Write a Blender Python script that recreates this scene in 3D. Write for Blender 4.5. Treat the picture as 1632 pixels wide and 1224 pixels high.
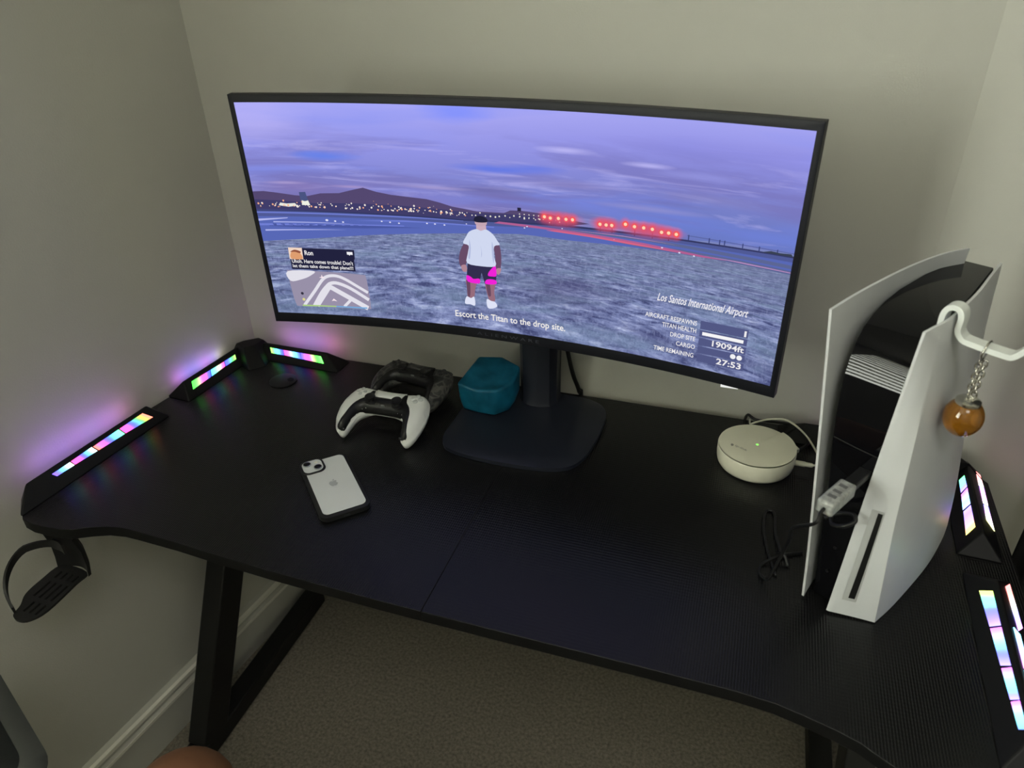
import bpy, bmesh, math, random
from mathutils import Vector, Matrix
from mathutils.geometry import delaunay_2d_cdt
random.seed(7)
for o in list(bpy.data.objects): bpy.data.objects.remove(o)
SC = bpy.context.scene
COL = SC.collection

# ---------------------------------------------------------------- camera
cam_d = bpy.data.cameras.new('camera'); cam = bpy.data.objects.new('camera', cam_d); COL.objects.link(cam)
cam_d.sensor_width = 36; cam_d.lens = 1172.79/1632*36; cam_d.clip_start = .02
CR = Vector((.94955263, .31287551, -.02141746)); CU = Vector((-.14246083, .49118158, .85932856)); CD = Vector((-.27938272, .81292654, -.51097527))
CP = Vector((.341603, -1.168021, 1.462204))
cam.matrix_world = Matrix(((CR.x, CU.x, -CD.x, CP.x), (CR.y, CU.y, -CD.y, CP.y), (CR.z, CU.z, -CD.z, CP.z), (0, 0, 0, 1)))
cam_d.dof.use_dof = True; cam_d.dof.focus_distance = 1.15; cam_d.dof.aperture_fstop = 6.0
SC.camera = cam

# ---------------------------------------------------------------- world, lights, exposure
W = bpy.data.worlds.new('world'); SC.world = W; W.use_nodes = True
W.node_tree.nodes['Background'].inputs[0].default_value = (.05, .05, .045, 1)
W.node_tree.nodes['Background'].inputs[1].default_value = .3
def area(name, loc, target, sx, sy, power, col):
    l = bpy.data.lights.new(name, 'AREA'); l.shape = 'RECTANGLE'; l.size = sx; l.size_y = sy; l.energy = power; l.color = col
    o = bpy.data.objects.new(name, l); COL.objects.link(o); o.location = loc
    o.rotation_euler = (Vector(target)-Vector(loc)).to_track_quat('-Z', 'Y').to_euler()
    return o
WIN_STRENGTH = 35
area('overhead_fill_light', (.75, -1.7, 2.44), (.75, -1.7, 0), .6, .6, 9, (1, .98, .92))  # added weak fill in place of ceiling bounce, no fixture here
V = SC.view_settings
SC.display_settings.display_device = 'sRGB'
V.view_transform = 'Standard'; V.look = 'None'; V.gamma = 1; V.exposure = 0; V.use_curve_mapping = False

# ---------------------------------------------------------------- helpers
def lin(c):
    r = []
    for k in c[:3]:
        k /= 255
        r.append(k/12.92 if k <= .04045 else ((k+.055)/1.055)**2.4)
    return (*r, 1)
def mat(name, col, rough=.5, metal=0, var=.0, vscale=30, bump=0, bscale=200, spec=.5, trans=0, ior=1.45, emit=None, estr=1, coat=0, sheen=0, detail=2):
    m = bpy.data.materials.new(name); m.use_nodes = True; nt = m.node_tree; b = nt.nodes['Principled BSDF']
    c = lin(col); b.inputs['Base Color'].default_value = c
    b.inputs['Roughness'].default_value = rough; b.inputs['Metallic'].default_value = metal
    b.inputs['Specular IOR Level'].default_value = spec; b.inputs['Transmission Weight'].default_value = trans; b.inputs['IOR'].default_value = ior
    b.inputs['Coat Weight'].default_value = coat
    tc = nt.nodes.new('ShaderNodeTexCoord')
    n = nt.nodes.new('ShaderNodeTexNoise'); n.inputs['Scale'].default_value = vscale; n.inputs['Detail'].default_value = detail
    nt.links.new(tc.outputs['Object'], n.inputs['Vector'])
    r = nt.nodes.new('ShaderNodeValToRGB'); v = max(var, .015)
    r.color_ramp.elements[0].position = .3; r.color_ramp.elements[1].position = .7
    r.color_ramp.elements[0].color = tuple(k*(1-v) for k in c[:3])+(1,); r.color_ramp.elements[1].color = tuple(min(1, k*(1+v)) for k in c[:3])+(1,)
    nt.links.new(n.outputs['Fac'], r.inputs[0]); nt.links.new(r.outputs[0], b.inputs['Base Color'])
    if bump:
        n2 = nt.nodes.new('ShaderNodeTexNoise'); n2.inputs['Scale'].default_value = bscale; n2.inputs['Detail'].default_value = 3
        nt.links.new(tc.outputs['Object'], n2.inputs['Vector'])
        bp = nt.nodes.new('ShaderNodeBump'); bp.inputs['Strength'].default_value = bump; bp.inputs['Distance'].default_value = .002
        nt.links.new(n2.outputs['Fac'], bp.inputs['Height']); nt.links.new(bp.outputs[0], b.inputs['Normal'])
    if emit:
        b.inputs['Emission Color'].default_value = lin(emit); b.inputs['Emission Strength'].default_value = estr
    return m
def emat(name, col, s=1.0):
    m = bpy.data.materials.new(name); m.use_nodes = True; nt = m.node_tree; nt.nodes.remove(nt.nodes['Principled BSDF'])
    e = nt.nodes.new('ShaderNodeEmission'); e.inputs[0].default_value = lin(col); e.inputs[1].default_value = s
    nt.links.new(e.outputs[0], nt.nodes['Material Output'].inputs[0]); return m
def wloc(p):
    v = Vector((0, 0, 0))
    while p: v += p.location; p = p.parent
    return v
def obj(name, vs, fs, m, parent=None, smooth=False, uv=None, auto=None):
    me = bpy.data.meshes.new(name); L = wloc(parent)
    me.from_pydata([tuple(Vector(v)-L) for v in vs], [], [tuple(f) for f in fs])
    bm = bmesh.new(); bm.from_mesh(me); bmesh.ops.recalc_face_normals(bm, faces=bm.faces); bm.to_mesh(me); bm.free()
    if uv:
        ul = me.uv_layers.new(name='UVMap')
        for lp in me.loops: ul.data[lp.index].uv = uv[lp.vertex_index]
    me.materials.append(m)
    if smooth: me.shade_smooth()
    if auto: me.shade_smooth(); me.set_sharp_from_angle(angle=math.radians(auto))
    o = bpy.data.objects.new(name, me); COL.objects.link(o)
    if parent: o.parent = parent
    return o
def thing(name, loc, label, cat, group=None):
    o = bpy.data.objects.new(name, None); COL.objects.link(o); o.location = loc; o.empty_display_size = .02
    return tag(o, label, cat, group)
def tag(o, label, cat, group=None):
    o['label'] = label; o['category'] = cat
    if group: o['group'] = group
    return o
def struct(o, label=None):
    o['kind'] = 'structure'
    if label: o['label'] = label
    return o
class G:   # vertex/face collector
    def __init__(s): s.v = []; s.f = []
    def add(s, vs, fs):
        n = len(s.v); s.v += [Vector(v) for v in vs]; s.f += [[i+n for i in f] for f in fs]; return s
    def box(s, x0, x1, y0, y1, z0, z1):
        return s.add([(x, y, z) for z in (z0, z1) for y in (y0, y1) for x in (x0, x1)], [(0, 1, 3, 2), (4, 6, 7, 5), (0, 4, 5, 1), (1, 5, 7, 3), (3, 7, 6, 2), (2, 6, 4, 0)])
    def tf(s, M): s.v = [M @ v for v in s.v]; return s
    def lathe(s, prof, n=32, c=(0, 0, 0), axis='z'):
        n0 = len(s.v)
        for r, z in prof:
            for k in range(n):
                a = 2*math.pi*k/n; x, y = r*math.cos(a), r*math.sin(a)
                p = (x, y, z) if axis == 'z' else ((z, x, y) if axis == 'x' else (x, z, y))
                s.v.append(Vector(p)+Vector(c))
        for i in range(len(prof)-1):
            for k in range(n): s.f.append([n0+i*n+k, n0+i*n+(k+1) % n, n0+(i+1)*n+(k+1) % n, n0+(i+1)*n+k])
        s.f.append([n0+k for k in range(n)][::-1]); s.f.append([n0+(len(prof)-1)*n+k for k in range(n)])
        return s
    def prism(s, poly, z0, z1):
        n = len(poly)
        return s.add([(x, y, z0) for x, y in poly]+[(x, y, z1) for x, y in poly], [list(range(n))[::-1], list(range(n, 2*n))]+[(i, (i+1) % n, n+(i+1) % n, n+i) for i in range(n)])
    def tube(s, pts, rad, n=10, closed=False, smooth=8):
        pts = [Vector(p) for p in pts]; R = list(rad) if hasattr(rad, '__len__') else [rad]*len(pts)
        if smooth:
            q = []; rr = []; m = len(pts)
            for i in range(m if closed else m-1):
                g = (lambda k: pts[k % m]) if closed else (lambda k: pts[min(max(k, 0), m-1)])
                p0, p1, p2, p3 = g(i-1), g(i), g(i+1), g(i+2)
                for j in range(smooth):
                    t = j/smooth
                    q.append(.5*((2*p1)+(p2-p0)*t+(2*p0-5*p1+4*p2-p3)*t*t+(3*p1-p0-3*p2+p3)*t**3))
                    rr.append(R[i]*(1-t)+R[(i+1) % m]*t)
            if not closed: q.append(pts[-1]); rr.append(R[-1])
            pts, R = q, rr
        m = len(pts); n0 = len(s.v); u = None
        for i, p in enumerate(pts):
            d = (pts[(i+1) % m]-pts[i-1]) if closed else (pts[min(i+1, m-1)]-pts[max(i-1, 0)])
            d = d.normalized()
            if u is None: u = d.orthogonal().normalized()
            u = (u-d*u.dot(d)).normalized(); w = d.cross(u)
            for k in range(n):
                a = 2*math.pi*k/n; s.v.append(p+(u*math.cos(a)+w*math.sin(a))*R[i])
        for i in range(m if closed else m-1):
            j = (i+1) % m
            for k in range(n): s.f.append([n0+i*n+k, n0+i*n+(k+1) % n, n0+j*n+(k+1) % n, n0+j*n+k])
        if not closed:
            s.f.append([n0+k for k in range(n)][::-1]); s.f.append([n0+(m-1)*n+k for k in range(n)])
        return s
    def grid(s, rows, close_u=False):
        n0 = len(s.v); nc = len(rows[0])
        for r in rows: s.v += [Vector(p) for p in r]
        for i in range(len(rows)-1):
            for j in range(nc if close_u else nc-1):
                k = (j+1) % nc
                s.f.append([n0+i*nc+j, n0+i*nc+k, n0+(i+1)*nc+k, n0+(i+1)*nc+j])
        return s
    def slab(s, rows, off):   # thick sheet: rows grid + offset copy, closed edges
        nr, nc = len(rows), len(rows[0]); n0 = len(s.v)
        for r in rows: s.v += [Vector(p) for p in r]
        for r in rows: s.v += [Vector(p)+Vector(off) for p in r]
        A = lambda i, j: n0+i*nc+j
        B = lambda i, j: n0+nr*nc+i*nc+j
        for i in range(nr-1):
            for j in range(nc-1):
                s.f.append([A(i, j), A(i, j+1), A(i+1, j+1), A(i+1, j)]); s.f.append([B(i, j), B(i+1, j), B(i+1, j+1), B(i, j+1)])
        for j in range(nc-1):
            s.f.append([A(0, j), B(0, j), B(0, j+1), A(0, j+1)]); s.f.append([A(nr-1, j), A(nr-1, j+1), B(nr-1, j+1), B(nr-1, j)])
        for i in range(nr-1):
            s.f.append([A(i, 0), A(i+1, 0), B(i+1, 0), B(i, 0)]); s.f.append([A(i, nc-1), B(i, nc-1), B(i+1, nc-1), A(i+1, nc-1)])
        return s
    def o(s, name, m, parent=None, smooth=False, auto=None): return obj(name, s.v, s.f, m, parent, smooth, None, auto)
def bev(o, w=.002, seg=2):
    md = o.modifiers.new('bevel', 'BEVEL'); md.width = w; md.segments = seg; md.limit_method = 'ANGLE'; md.angle_limit = math.radians(35)
    o.data.shade_smooth(); o.data.set_sharp_from_angle(angle=math.radians(50)); return o
def cr(pts, n=6, closed=True):      # catmull-rom 2d
    m = len(pts); q = []; P = [Vector(p).to_2d() for p in pts]
    for i in range(m if closed else m-1):
        g = (lambda k: P[k % m]) if closed else (lambda k: P[min(max(k, 0), m-1)])
        p0, p1, p2, p3 = g(i-1), g(i), g(i+1), g(i+2)
        for j in range(n):
            t = j/n; q.append(.5*((2*p1)+(p2-p0)*t+(2*p0-5*p1+4*p2-p3)*t*t+(3*p1-p0-3*p2+p3)*t**3))
    if not closed: q.append(P[-1])
    return [tuple(v) for v in q]
def pdist(x, y, poly):
    best = 1e9; n = len(poly)
    for i in range(n):
        ax, ay = poly[i]; bx, by = poly[(i+1) % n]; dx, dy = bx-ax, by-ay
        L = dx*dx+dy*dy; t = 0 if L == 0 else max(0, min(1, ((x-ax)*dx+(y-ay)*dy)/L))
        d = (x-ax-t*dx)**2+(y-ay-t*dy)**2
        if d < best: best = d
    return math.sqrt(best)
def inside(x, y, poly):
    c = False; n = len(poly); j = n-1
    for i in range(n):
        xi, yi = poly[i]; xj, yj = poly[j]
        if (yi > y) != (yj > y) and x < (xj-xi)*(y-yi)/(yj-yi)+xi: c = not c
        j = i
    return c
def fill(poly, step, holes=(), margin=.35):
    """triangulated polygon with interior grid points -> (verts2d, faces)"""
    pts = [Vector(p) for p in poly]; ed = [(i, (i+1) % len(poly)) for i in range(len(poly))]
    for h in holes:
        n = len(pts); pts += [Vector(p) for p in h]; ed += [(n+i, n+(i+1) % len(h)) for i in range(len(h))]
    if step:
        xs = [p[0] for p in poly]; ys = [p[1] for p in poly]
        sx, sy = step if hasattr(step, '__len__') else (step, step)
        y = min(ys)+sy/2
        while y < max(ys):
            x = min(xs)+sx/2
            while x < max(xs):
                if inside(x, y, poly) and not any(inside(x, y, h) for h in holes) and pdist(x, y, poly) > margin*min(sx, sy): pts.append(Vector((x, y)))
                x += sx
            y += sy
    r = delaunay_2d_cdt([p.to_2d() for p in pts], ed, [], 1, 1e-9)
    vv = [tuple(v) for v in r[0]]; ff = [list(f) for f in r[2]]
    if holes: ff = [f for f in ff if not any(inside(sum(vv[i][0] for i in f)/len(f), sum(vv[i][1] for i in f)/len(f), h) for h in holes)]
    return vv, ff
def pillow(poly, step, top, bot):
    """closed solid over a 2d outline; top/bot(x, y, dist_to_edge) -> z"""
    v2, f = fill(poly, step); n = len(v2); g = G(); D = [pdist(x, y, poly) for x, y in v2]
    edge = {}
    for k in f:
        for a, b in zip(k, k[1:]+k[:1]):
            e = (min(a, b), max(a, b)); edge[e] = edge.get(e, 0)+1
    g.v = [Vector((x, y, top(x, y, d))) for (x, y), d in zip(v2, D)]+[Vector((x, y, bot(x, y, d))) for (x, y), d in zip(v2, D)]
    g.f = [list(k) for k in f]+[[i+n for i in k][::-1] for k in f]+[[a, b, b+n, a+n] for (a, b), c in edge.items() if c == 1]
    return g
def rrect(w, h, r, n=6, cx=0, cy=0):
    p = []
    for sx, sy, a0 in ((1, 1, 0), (-1, 1, 90), (-1, -1, 180), (1, -1, 270)):
        for k in range(n+1):
            a = math.radians(a0+90*k/n); p.append((cx+sx*(w/2-r)+r*math.cos(a), cy+sy*(h/2-r)+r*math.sin(a)))
    return p
def text_mesh(body, shear=0, bold=.0, font=None):
    cu = bpy.data.curves.new('t', 'FONT'); cu.body = body; cu.shear = shear; cu.offset = bold; cu.resolution_u = 3
    to = bpy.data.objects.new('t', cu); COL.objects.link(to)
    dg = bpy.context.evaluated_depsgraph_get(); dg.update()
    me = bpy.data.meshes.new_from_object(to.evaluated_get(dg))
    vs = [tuple(v.co) for v in me.vertices]; fs = [tuple(p.vertices) for p in me.polygons]
    bpy.data.objects.remove(to); bpy.data.curves.remove(cu); bpy.data.meshes.remove(me)
    x0 = min(v[0] for v in vs); x1 = max(v[0] for v in vs); y0 = min(v[1] for v in vs); y1 = max(v[1] for v in vs)
    return [((v[0]-x0)/(x1-x0), (v[1]-y0)/(y1-y0)) for v in vs], fs

ZD = .74     # desk top

# ---------------------------------------------------------------- materials
wall_m = mat('painted_wall', (184, 183, 175), .75, var=.02, vscale=3, bump=.12, bscale=350)
ceil_m = mat('ceiling_paint', (205, 202, 190), .9)
trim_m = mat('white_trim', (226, 224, 214), .35)
carpet_m = mat('carpet', (124, 118, 108), .95, var=.35, vscale=160, bump=1.0, bscale=420, detail=6, spec=.1)
plast_m = mat('black_plastic', (24, 24, 26), .45, bump=.08, bscale=900)
gloss_m = mat('gloss_black', (9, 9, 12), .02, var=.1, spec=.2)
dark_metal = mat('powder_coated_steel', (12, 12, 13), .45, bump=.1, bscale=700)
frame_m = mat('monitor_plastic', (25, 26, 33), .5, spec=.3)
navy_m = mat('navy_stand', (26, 29, 40), .38, bump=.06, bscale=800)
white_p = mat('white_plastic', (204, 206, 208), .4)
router_m = mat('cream_white_plastic', (226, 224, 205), .35)
cable_m = mat('black_rubber', (14, 14, 15), .5)
silver = mat('silver_metal', (200, 198, 190), .18, 1)

# desk surface: fine woven ribs
def desk_material():
    m = mat('carbon_laminate', (18, 18, 19), .27, var=.06, vscale=6, spec=.36); nt = m.node_tree; b = nt.nodes['Principled BSDF']
    tc = nt.nodes.new('ShaderNodeTexCoord'); w = nt.nodes.new('ShaderNodeTexWave'); w.wave_type = 'BANDS'; w.bands_direction = 'X'
    w.inputs['Scale'].default_value = 95; w.inputs['Distortion'].default_value = .4
    w2 = nt.nodes.new('ShaderNodeTexWave'); w2.bands_direction = 'Y'; w2.inputs['Scale'].default_value = 60
    nt.links.new(tc.outputs['Object'], w.inputs['Vector']); nt.links.new(tc.outputs['Object'], w2.inputs['Vector'])
    mx = nt.nodes.new('ShaderNodeMath'); mx.operation = 'MULTIPLY_ADD'; mx.inputs[1].default_value = .35
    nt.links.new(w2.outputs['Fac'], mx.inputs[0]); nt.links.new(w.outputs['Fac'], mx.inputs[2])
    bp = nt.nodes.new('ShaderNodeBump'); bp.inputs['Strength'].default_value = .35; bp.inputs['Distance'].default_value = .0006
    nt.links.new(mx.outputs[0], bp.inputs['Height']); nt.links.new(bp.outputs[0], b.inputs['Normal'])
    return m
desk_m = desk_material()
edge_m = mat('edge_banding', (9, 9, 10), .6, spec=.25)

# ---------------------------------------------------------------- room
XL, XR, H = -.645, .6025, 2.5
TL = .1264     # the left wall opens outwards towards the room
def wall(name, a, b, t, label, z0=0, z1=H):   # vertical slab from a to b; t = thickness to the left of a->b
    a, b = Vector(a), Vector(b); d = (b-a).normalized(); n = Vector((-d.y, d.x))*t
    g = G().prism([tuple(a), tuple(b), tuple(b+n), tuple(a+n)], z0, z1)
    return struct(g.o(name, wall_m), label)
YF = -3.4
lw = lambda y: XL+TL*y
bend = (XR+.94*.42, -.342*.42)
wall('wall_back', (XR, 0), (XL, 0), -.1, 'greige painted wall behind the monitor')
WY0, WY1, wz0, wz1 = -2.45, -1.45, 1.05, 2.32      # window opening in the left wall, behind the viewer
def lpan(g, y0, y1, z0, z1): g.prism([(lw(y0), y0), (lw(y1), y1), (lw(y1)-.1, y1), (lw(y0)-.1, y0)], z0, z1)
g = G(); lpan(g, 0, WY1, 0, H); lpan(g, WY0, YF, 0, H); lpan(g, WY1, WY0, 0, wz0); lpan(g, WY1, WY0, wz1, H)
struct(g.o('wall_left', wall_m), 'greige painted wall left of the desk')
wall('wall_right', bend, (XR, 0), -.1, 'greige painted wall behind the game console')
wall('wall_side', (bend[0], bend[1]), (2.3, bend[1]), .1, 'painted wall running on to the right')
wall('wall_far_right', (2.3, bend[1]), (2.3, YF), .1, 'painted wall closing the room on the right')
struct(G().box(-1.4, 2.5, YF-.1, .4, -.05, 0).o('floor', carpet_m), 'grey-brown cut pile carpet under the desk')
struct(G().box(-1.4, 2.5, YF-.1, .4, H, H+.05).o('ceiling', ceil_m), 'white ceiling above the room')
wall('wall_rear', (2.3, YF), (lw(YF)-.1, YF), -.1, 'painted wall behind the viewer')
# window with a slat blind, seen only mirrored in the gloss of the console
wd = Vector((lw(WY0)-lw(WY1), WY0-WY1, 0)).normalized(); wn = Vector((-wd.y, wd.x, 0)); w0 = Vector((lw(WY1), WY1, 0)); WL = (Vector((lw(WY0), WY0, 0))-w0).length
def wbox(g, a0, a1, n0, n1, z0, z1):
    g.add([w0+wd*a+wn*n+Vector((0, 0, z)) for z in (z0, z1) for n in (n0, n1) for a in (a0, a1)], [(0, 1, 3, 2), (4, 6, 7, 5), (0, 4, 5, 1), (1, 5, 7, 3), (3, 7, 6, 2), (2, 6, 4, 0)]); return g
g = G()
for a in ((0, .05, wz0, wz1), (WL-.05, WL, wz0, wz1), (0, WL, wz0, wz0+.05), (0, WL, wz1-.05, wz1)): wbox(g, a[0], a[1], -.09, -.05, a[2], a[3])
win = struct(g.o('window_1', trim_m), 'white framed window behind the viewer')
wbox(G(), .05, WL-.05, -.075, -.07, wz0+.05, wz1-.05).o('pane', emat('daylit_pane', (244, 248, 236), WIN_STRENGTH), win)
bl = thing('window_blind', tuple(w0+wd*WL/2+wn*-.02+Vector((0, 0, wz1))), 'white horizontal slat blind mirrored in the glossy console front', 'blind')
slat_m = mat('blind_slat', (225, 225, 215), .5)
wbox(G(), .01, WL-.01, -.045, .0, wz1-.045, wz1-.003).o('head_rail', slat_m, bl)
zz = wz1-.08
while zz > wz0+.03:
    vs = [w0+wd*a+wn*(-.030+k*.026)+Vector((0, 0, zz+k*.022+t)) for t in (-.0008, .0008) for k in (-1, 1) for a in (.015, WL-.015)]
    obj('slat', vs, [(0, 1, 3, 2), (4, 6, 7, 5), (0, 4, 5, 1), (1, 5, 7, 3), (3, 7, 6, 2), (2, 6, 4, 0)], slat_m, bl); zz -= .105
# baseboards; shaded face and light-catching moulded cap put into the colours
def baseboard(name, a, b, label):
    a, b = Vector(a), Vector(b); d = (b-a).normalized(); n = Vector((-d.y, d.x)); L = (b-a).length
    prof = [(0, 0), (.013, 0), (.013, .092), (.0185, .096), (.0185, .103), (.012, .107), (.012, .114), (.0165, .118), (.0165, .126), (.008, .131), (0, .133)]
    rows = [[(*(p+n*t), z) for t, z in prof] for p in (a, b)]
    g = G().grid(rows); g.f += [list(range(len(prof)))[::-1], [len(prof)+i for i in range(len(prof))]]
    o = struct(g.o(name, wall_m, auto=30), label)
    for z0, z1, t in ((.093, .1035, .0192), (.1165, .1285, .0172)):
        rows = [[(*(p+n*q), z) for q, z in ((.004, z0), (t, z0+.002), (t, z1-.001), (.004, z1+.003))] for p in (a, b)]
        G().grid(rows).o('moulding', trim_m, o, auto=30)
    return o
baseboard('baseboard_left', (XL, 0), (lw(YF), YF), 'white moulded baseboard along the left wall')
baseboard('baseboard_back', (XR, 0), (XL, 0), 'white moulded baseboard under the desk at the back wall')
baseboard('baseboard_right', (bend[0], bend[1]), (XR, 0), 'white moulded baseboard along the angled right wall')

# ---------------------------------------------------------------- desk
desk = thing('gaming_desk', (.02, -.3, 0), 'black carbon-textured gaming desk with lit edge modules and Z-shaped legs', 'desk')
front_l = [(-.635, -.600), (-.615, -.604), (-.590, -.604), (-.559, -.601), (-.544, -.597), (-.521, -.585), (-.499, -.576), (-.474, -.572), (-.449, -.572), (-.378, -.574), (-.299, -.579), (-.214, -.583), (-.05, -.587)]
front_r = [(.12, -.588), (.30, -.588), (.40, -.589), (.44, -.592), (.469, -.598), (.501, -.606), (.525, -.614), (.553, -.630), (.58, -.643), (.62, -.650), (.68, -.648), (.715, -.640)]
XS = .012
left_pan = [(XS-.0002, -.021), (-.60, -.021), (-.640, -.055), (-.672, -.30), (-.684, -.535), (-.664, -.565), (-.645, -.592)]+front_l+[(XS-.0002, -.5875)]
right_pan = [(XS+.0002, -.5875)]+front_r+[(.730, -.60), (.738, -.30), (.741, -.098), (.700, -.045), (.655, -.024), (.60, -.021), (XS+.0002, -.021)]
for P in (left_pan, right_pan):
    g = G(); v, f = fill(P, None); n = len(v)
    g.add([(x, y, ZD) for x, y in v], f); g.add([(x, y, ZD-.018) for x, y in v], [k[::-1] for k in f])
    m = len(P); g.add([(x, y, ZD) for x, y in P]+[(x, y, ZD-.018) for x, y in P], [(i, (i+1) % m, m+(i+1) % m, m+i) for i in range(m)])
    o = g.o('desktop_panel', desk_m, desk); o.data.materials.append(edge_m)
    bm = bmesh.new(); bm.from_mesh(o.data); bmesh.ops.remove_doubles(bm, verts=bm.verts, dist=1e-5); bmesh.ops.recalc_face_normals(bm, faces=bm.faces); bm.to_mesh(o.data); bm.free()
    for pl_ in o.data.polygons:
        if abs(pl_.normal.z) < .5: pl_.material_index = 1
    bev(o, .0007, 2)
# grommet cover
gr = G().lathe([(.024, ZD), (.0262, ZD+.0005), (.0262, ZD+.0022), (.0245, ZD+.0030), (.001, ZD+.0030)], 36, (-.488, -.133, 0)).o('grommet_cover', mat('grommet_plastic', (26, 26, 29), .5), desk, auto=40)
G().prism(cr([(-.478, -.122), (-.470, -.124), (-.466, -.131), (-.472, -.135), (-.480, -.130)], 4), ZD+.0030, ZD+.0034).o('cable_slot', mat('slot_black', (4, 4, 4), .8), gr)
# Z-shaped legs
def bar(p, q, w, t, side):       # flat steel bar between p and q in the y-z plane, t thick in x
    p, q = Vector(p), Vector(q); d = (q-p).normalized(); n = Vector((0, -d.z, d.y))*w/2; x = Vector((t/2, 0, 0))
    vs = [p-n-x, p+n-x, q+n-x, q-n-x, p-n+x, p+n+x, q+n+x, q-n+x]
    return G().add(vs, [(0, 1, 2, 3), (4, 7, 6, 5), (0, 4, 5, 1), (1, 5, 6, 2), (2, 6, 7, 3), (3, 7, 4, 0)])
for lx in (-.60, .625):
    lg = bev(bar((lx, -.470, .035), (lx, -.115, .70), .068, .045, 0).o('leg', dark_metal, desk), .003)
    bev(G().box(lx-.0225, lx+.0225, -.515, -.035, .004, .046).o('foot_bar', dark_metal, lg), .003)
    bev(G().box(lx-.0225, lx+.0225, -.54, -.05, ZD-.055, ZD-.0185).o('top_bar', dark_metal, lg), .003)
    for y in (-.49, -.06): G().lathe([(.015, 0), (.017, .002), (.017, .004), (.006, .005)], 16, (lx, y, 0)).o('levelling_foot', plast_m, lg)
bev(G().box(-.577, .602, -.12, -.08, ZD-.058, ZD-.0185).o('crossbar', dark_metal, desk), .003)

# ---- light modules: tent-shaped housings, lit panes on both slopes
def led_mat(name, cols, s):
    m = bpy.data.materials.new(name); m.use_nodes = True; nt = m.node_tree; nt.nodes.remove(nt.nodes['Principled BSDF'])
    u = nt.nodes.new('ShaderNodeUVMap'); u.uv_map = 'UVMap'; sx = nt.nodes.new('ShaderNodeSeparateXYZ'); nt.links.new(u.outputs[0], sx.inputs[0])
    r = nt.nodes.new('ShaderNodeValToRGB'); r.color_ramp.interpolation = 'B_SPLINE'
    for i, c in enumerate(cols):
        e = r.color_ramp.elements[i] if i < 2 else r.color_ramp.elements.new(1)
        e.color = led(c)
    for i, c in enumerate(cols):
        r.color_ramp.elements[i].position = i/(len(cols)-1); r.color_ramp.elements[i].color = led(c)
    n = nt.nodes.new('ShaderNodeTexNoise'); n.inputs['Scale'].default_value = 60; tc = nt.nodes.new('ShaderNodeTexCoord'); nt.links.new(tc.outputs['Object'], n.inputs['Vector'])
    a = nt.nodes.new('ShaderNodeMath'); a.operation = 'MULTIPLY_ADD'; a.inputs[1].default_value = .10; nt.links.new(n.outputs['Fac'], a.inputs[0])
    sb = nt.nodes.new('ShaderNodeMath'); sb.operation = 'SUBTRACT'; sb.inputs[1].default_value = .05; nt.links.new(sx.outputs[0], sb.inputs[0]); nt.links.new(sb.outputs[0], a.inputs[2])
    nt.links.new(a.outputs[0], r.inputs[0])
    e = nt.nodes.new('ShaderNodeEmission'); e.inputs[1].default_value = s; nt.links.new(r.outputs[0], e.inputs[0])
    nt.links.new(e.outputs[0], nt.nodes['Material Output'].inputs[0]); return m
PK, BL_, CY, GN, OR, WH, PU, YE, RD, LI = (255, 105, 225), (95, 105, 255), (140, 235, 250), (95, 230, 90), (255, 160, 95), (235, 250, 245), (165, 115, 255), (225, 240, 140), (255, 90, 80), (215, 185, 255)
ES = 3.2
def led(c):     # fully saturated lamp colour: channels the lamp drives hard stay at full
    return tuple(1.0 if k > .78 else min(1, k*1.5/ES+.02) for k in lin(c)[:3])+(1,)
HOUS = mat('led_housing', (15, 15, 17), .45, bump=.06, bscale=800, spec=.25)
def module(F, B, n, wins, outer, ext, w=.028, oe=None):
    """F, B ridge ends (front/back); n horizontal direction of the inner slope; wins inner panes [(quad ts), colours]"""
    zr = .768
    F, B = Vector((*F, zr)), Vector((*B, zr)); t = (B-F).normalized(); n = Vector((*n, 0)); n = (n-t*n.dot(t)).normalized(); up = Vector((0, 0, 1))
    dn = (n-up)/2**.5; dno = (-n-up)/2**.5
    r0, r1 = F+t*ext[0], F+t*ext[1]; e0, e1 = F+t*ext[2], F+t*ext[3]
    zb = Vector((0, 0, ZD-zr))
    A = lambda p, s: p+n*(w*s)+zb
    vs = [r0, r1, A(e0, 1), A(e1, 1), A(e1, -.95), A(e0, -.95) if oe is None else A(F+t*oe[0], oe[1])]
    hs = G().add(vs, [(0, 1, 3, 2), (1, 0, 5, 4), (0, 2, 5), (1, 4, 3), (2, 3, 4, 5)]).o('light_module', HOUS, desk)
    bev(hs, .0025, 2)
    def pane(q, cols, slope, nrm, nm):   # nm 1: outer slope
        P = [F+t*a+slope*b for a, b in q]
        top = [p+nrm*.0009 for p in P]; bot = [p-nrm*.003 for p in P]
        o = obj('light_pane', top+bot, [(0, 1, 2, 3), (4, 7, 6, 5), (0, 4, 5, 1), (1, 5, 6, 2), (2, 6, 7, 3), (3, 7, 4, 0)], led_mat('led_glow', cols, ES*(2.1 if nm and F.x < 0 else 1.2 if nm else 1)), hs, uv=[(0, 0), (1, 0), (1, 1), (0, 1)]*2)
    nI = (n+up)/2**.5; nO = (up-n)/2**.5
    for q, c in wins: pane(q, c, dn, nI, 0)
    for q, c in outer: pane(q, tuple(tuple(int(k*.55+235*.45) for k in x) for x in c), dno, nO, 1)
    return hs
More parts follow.
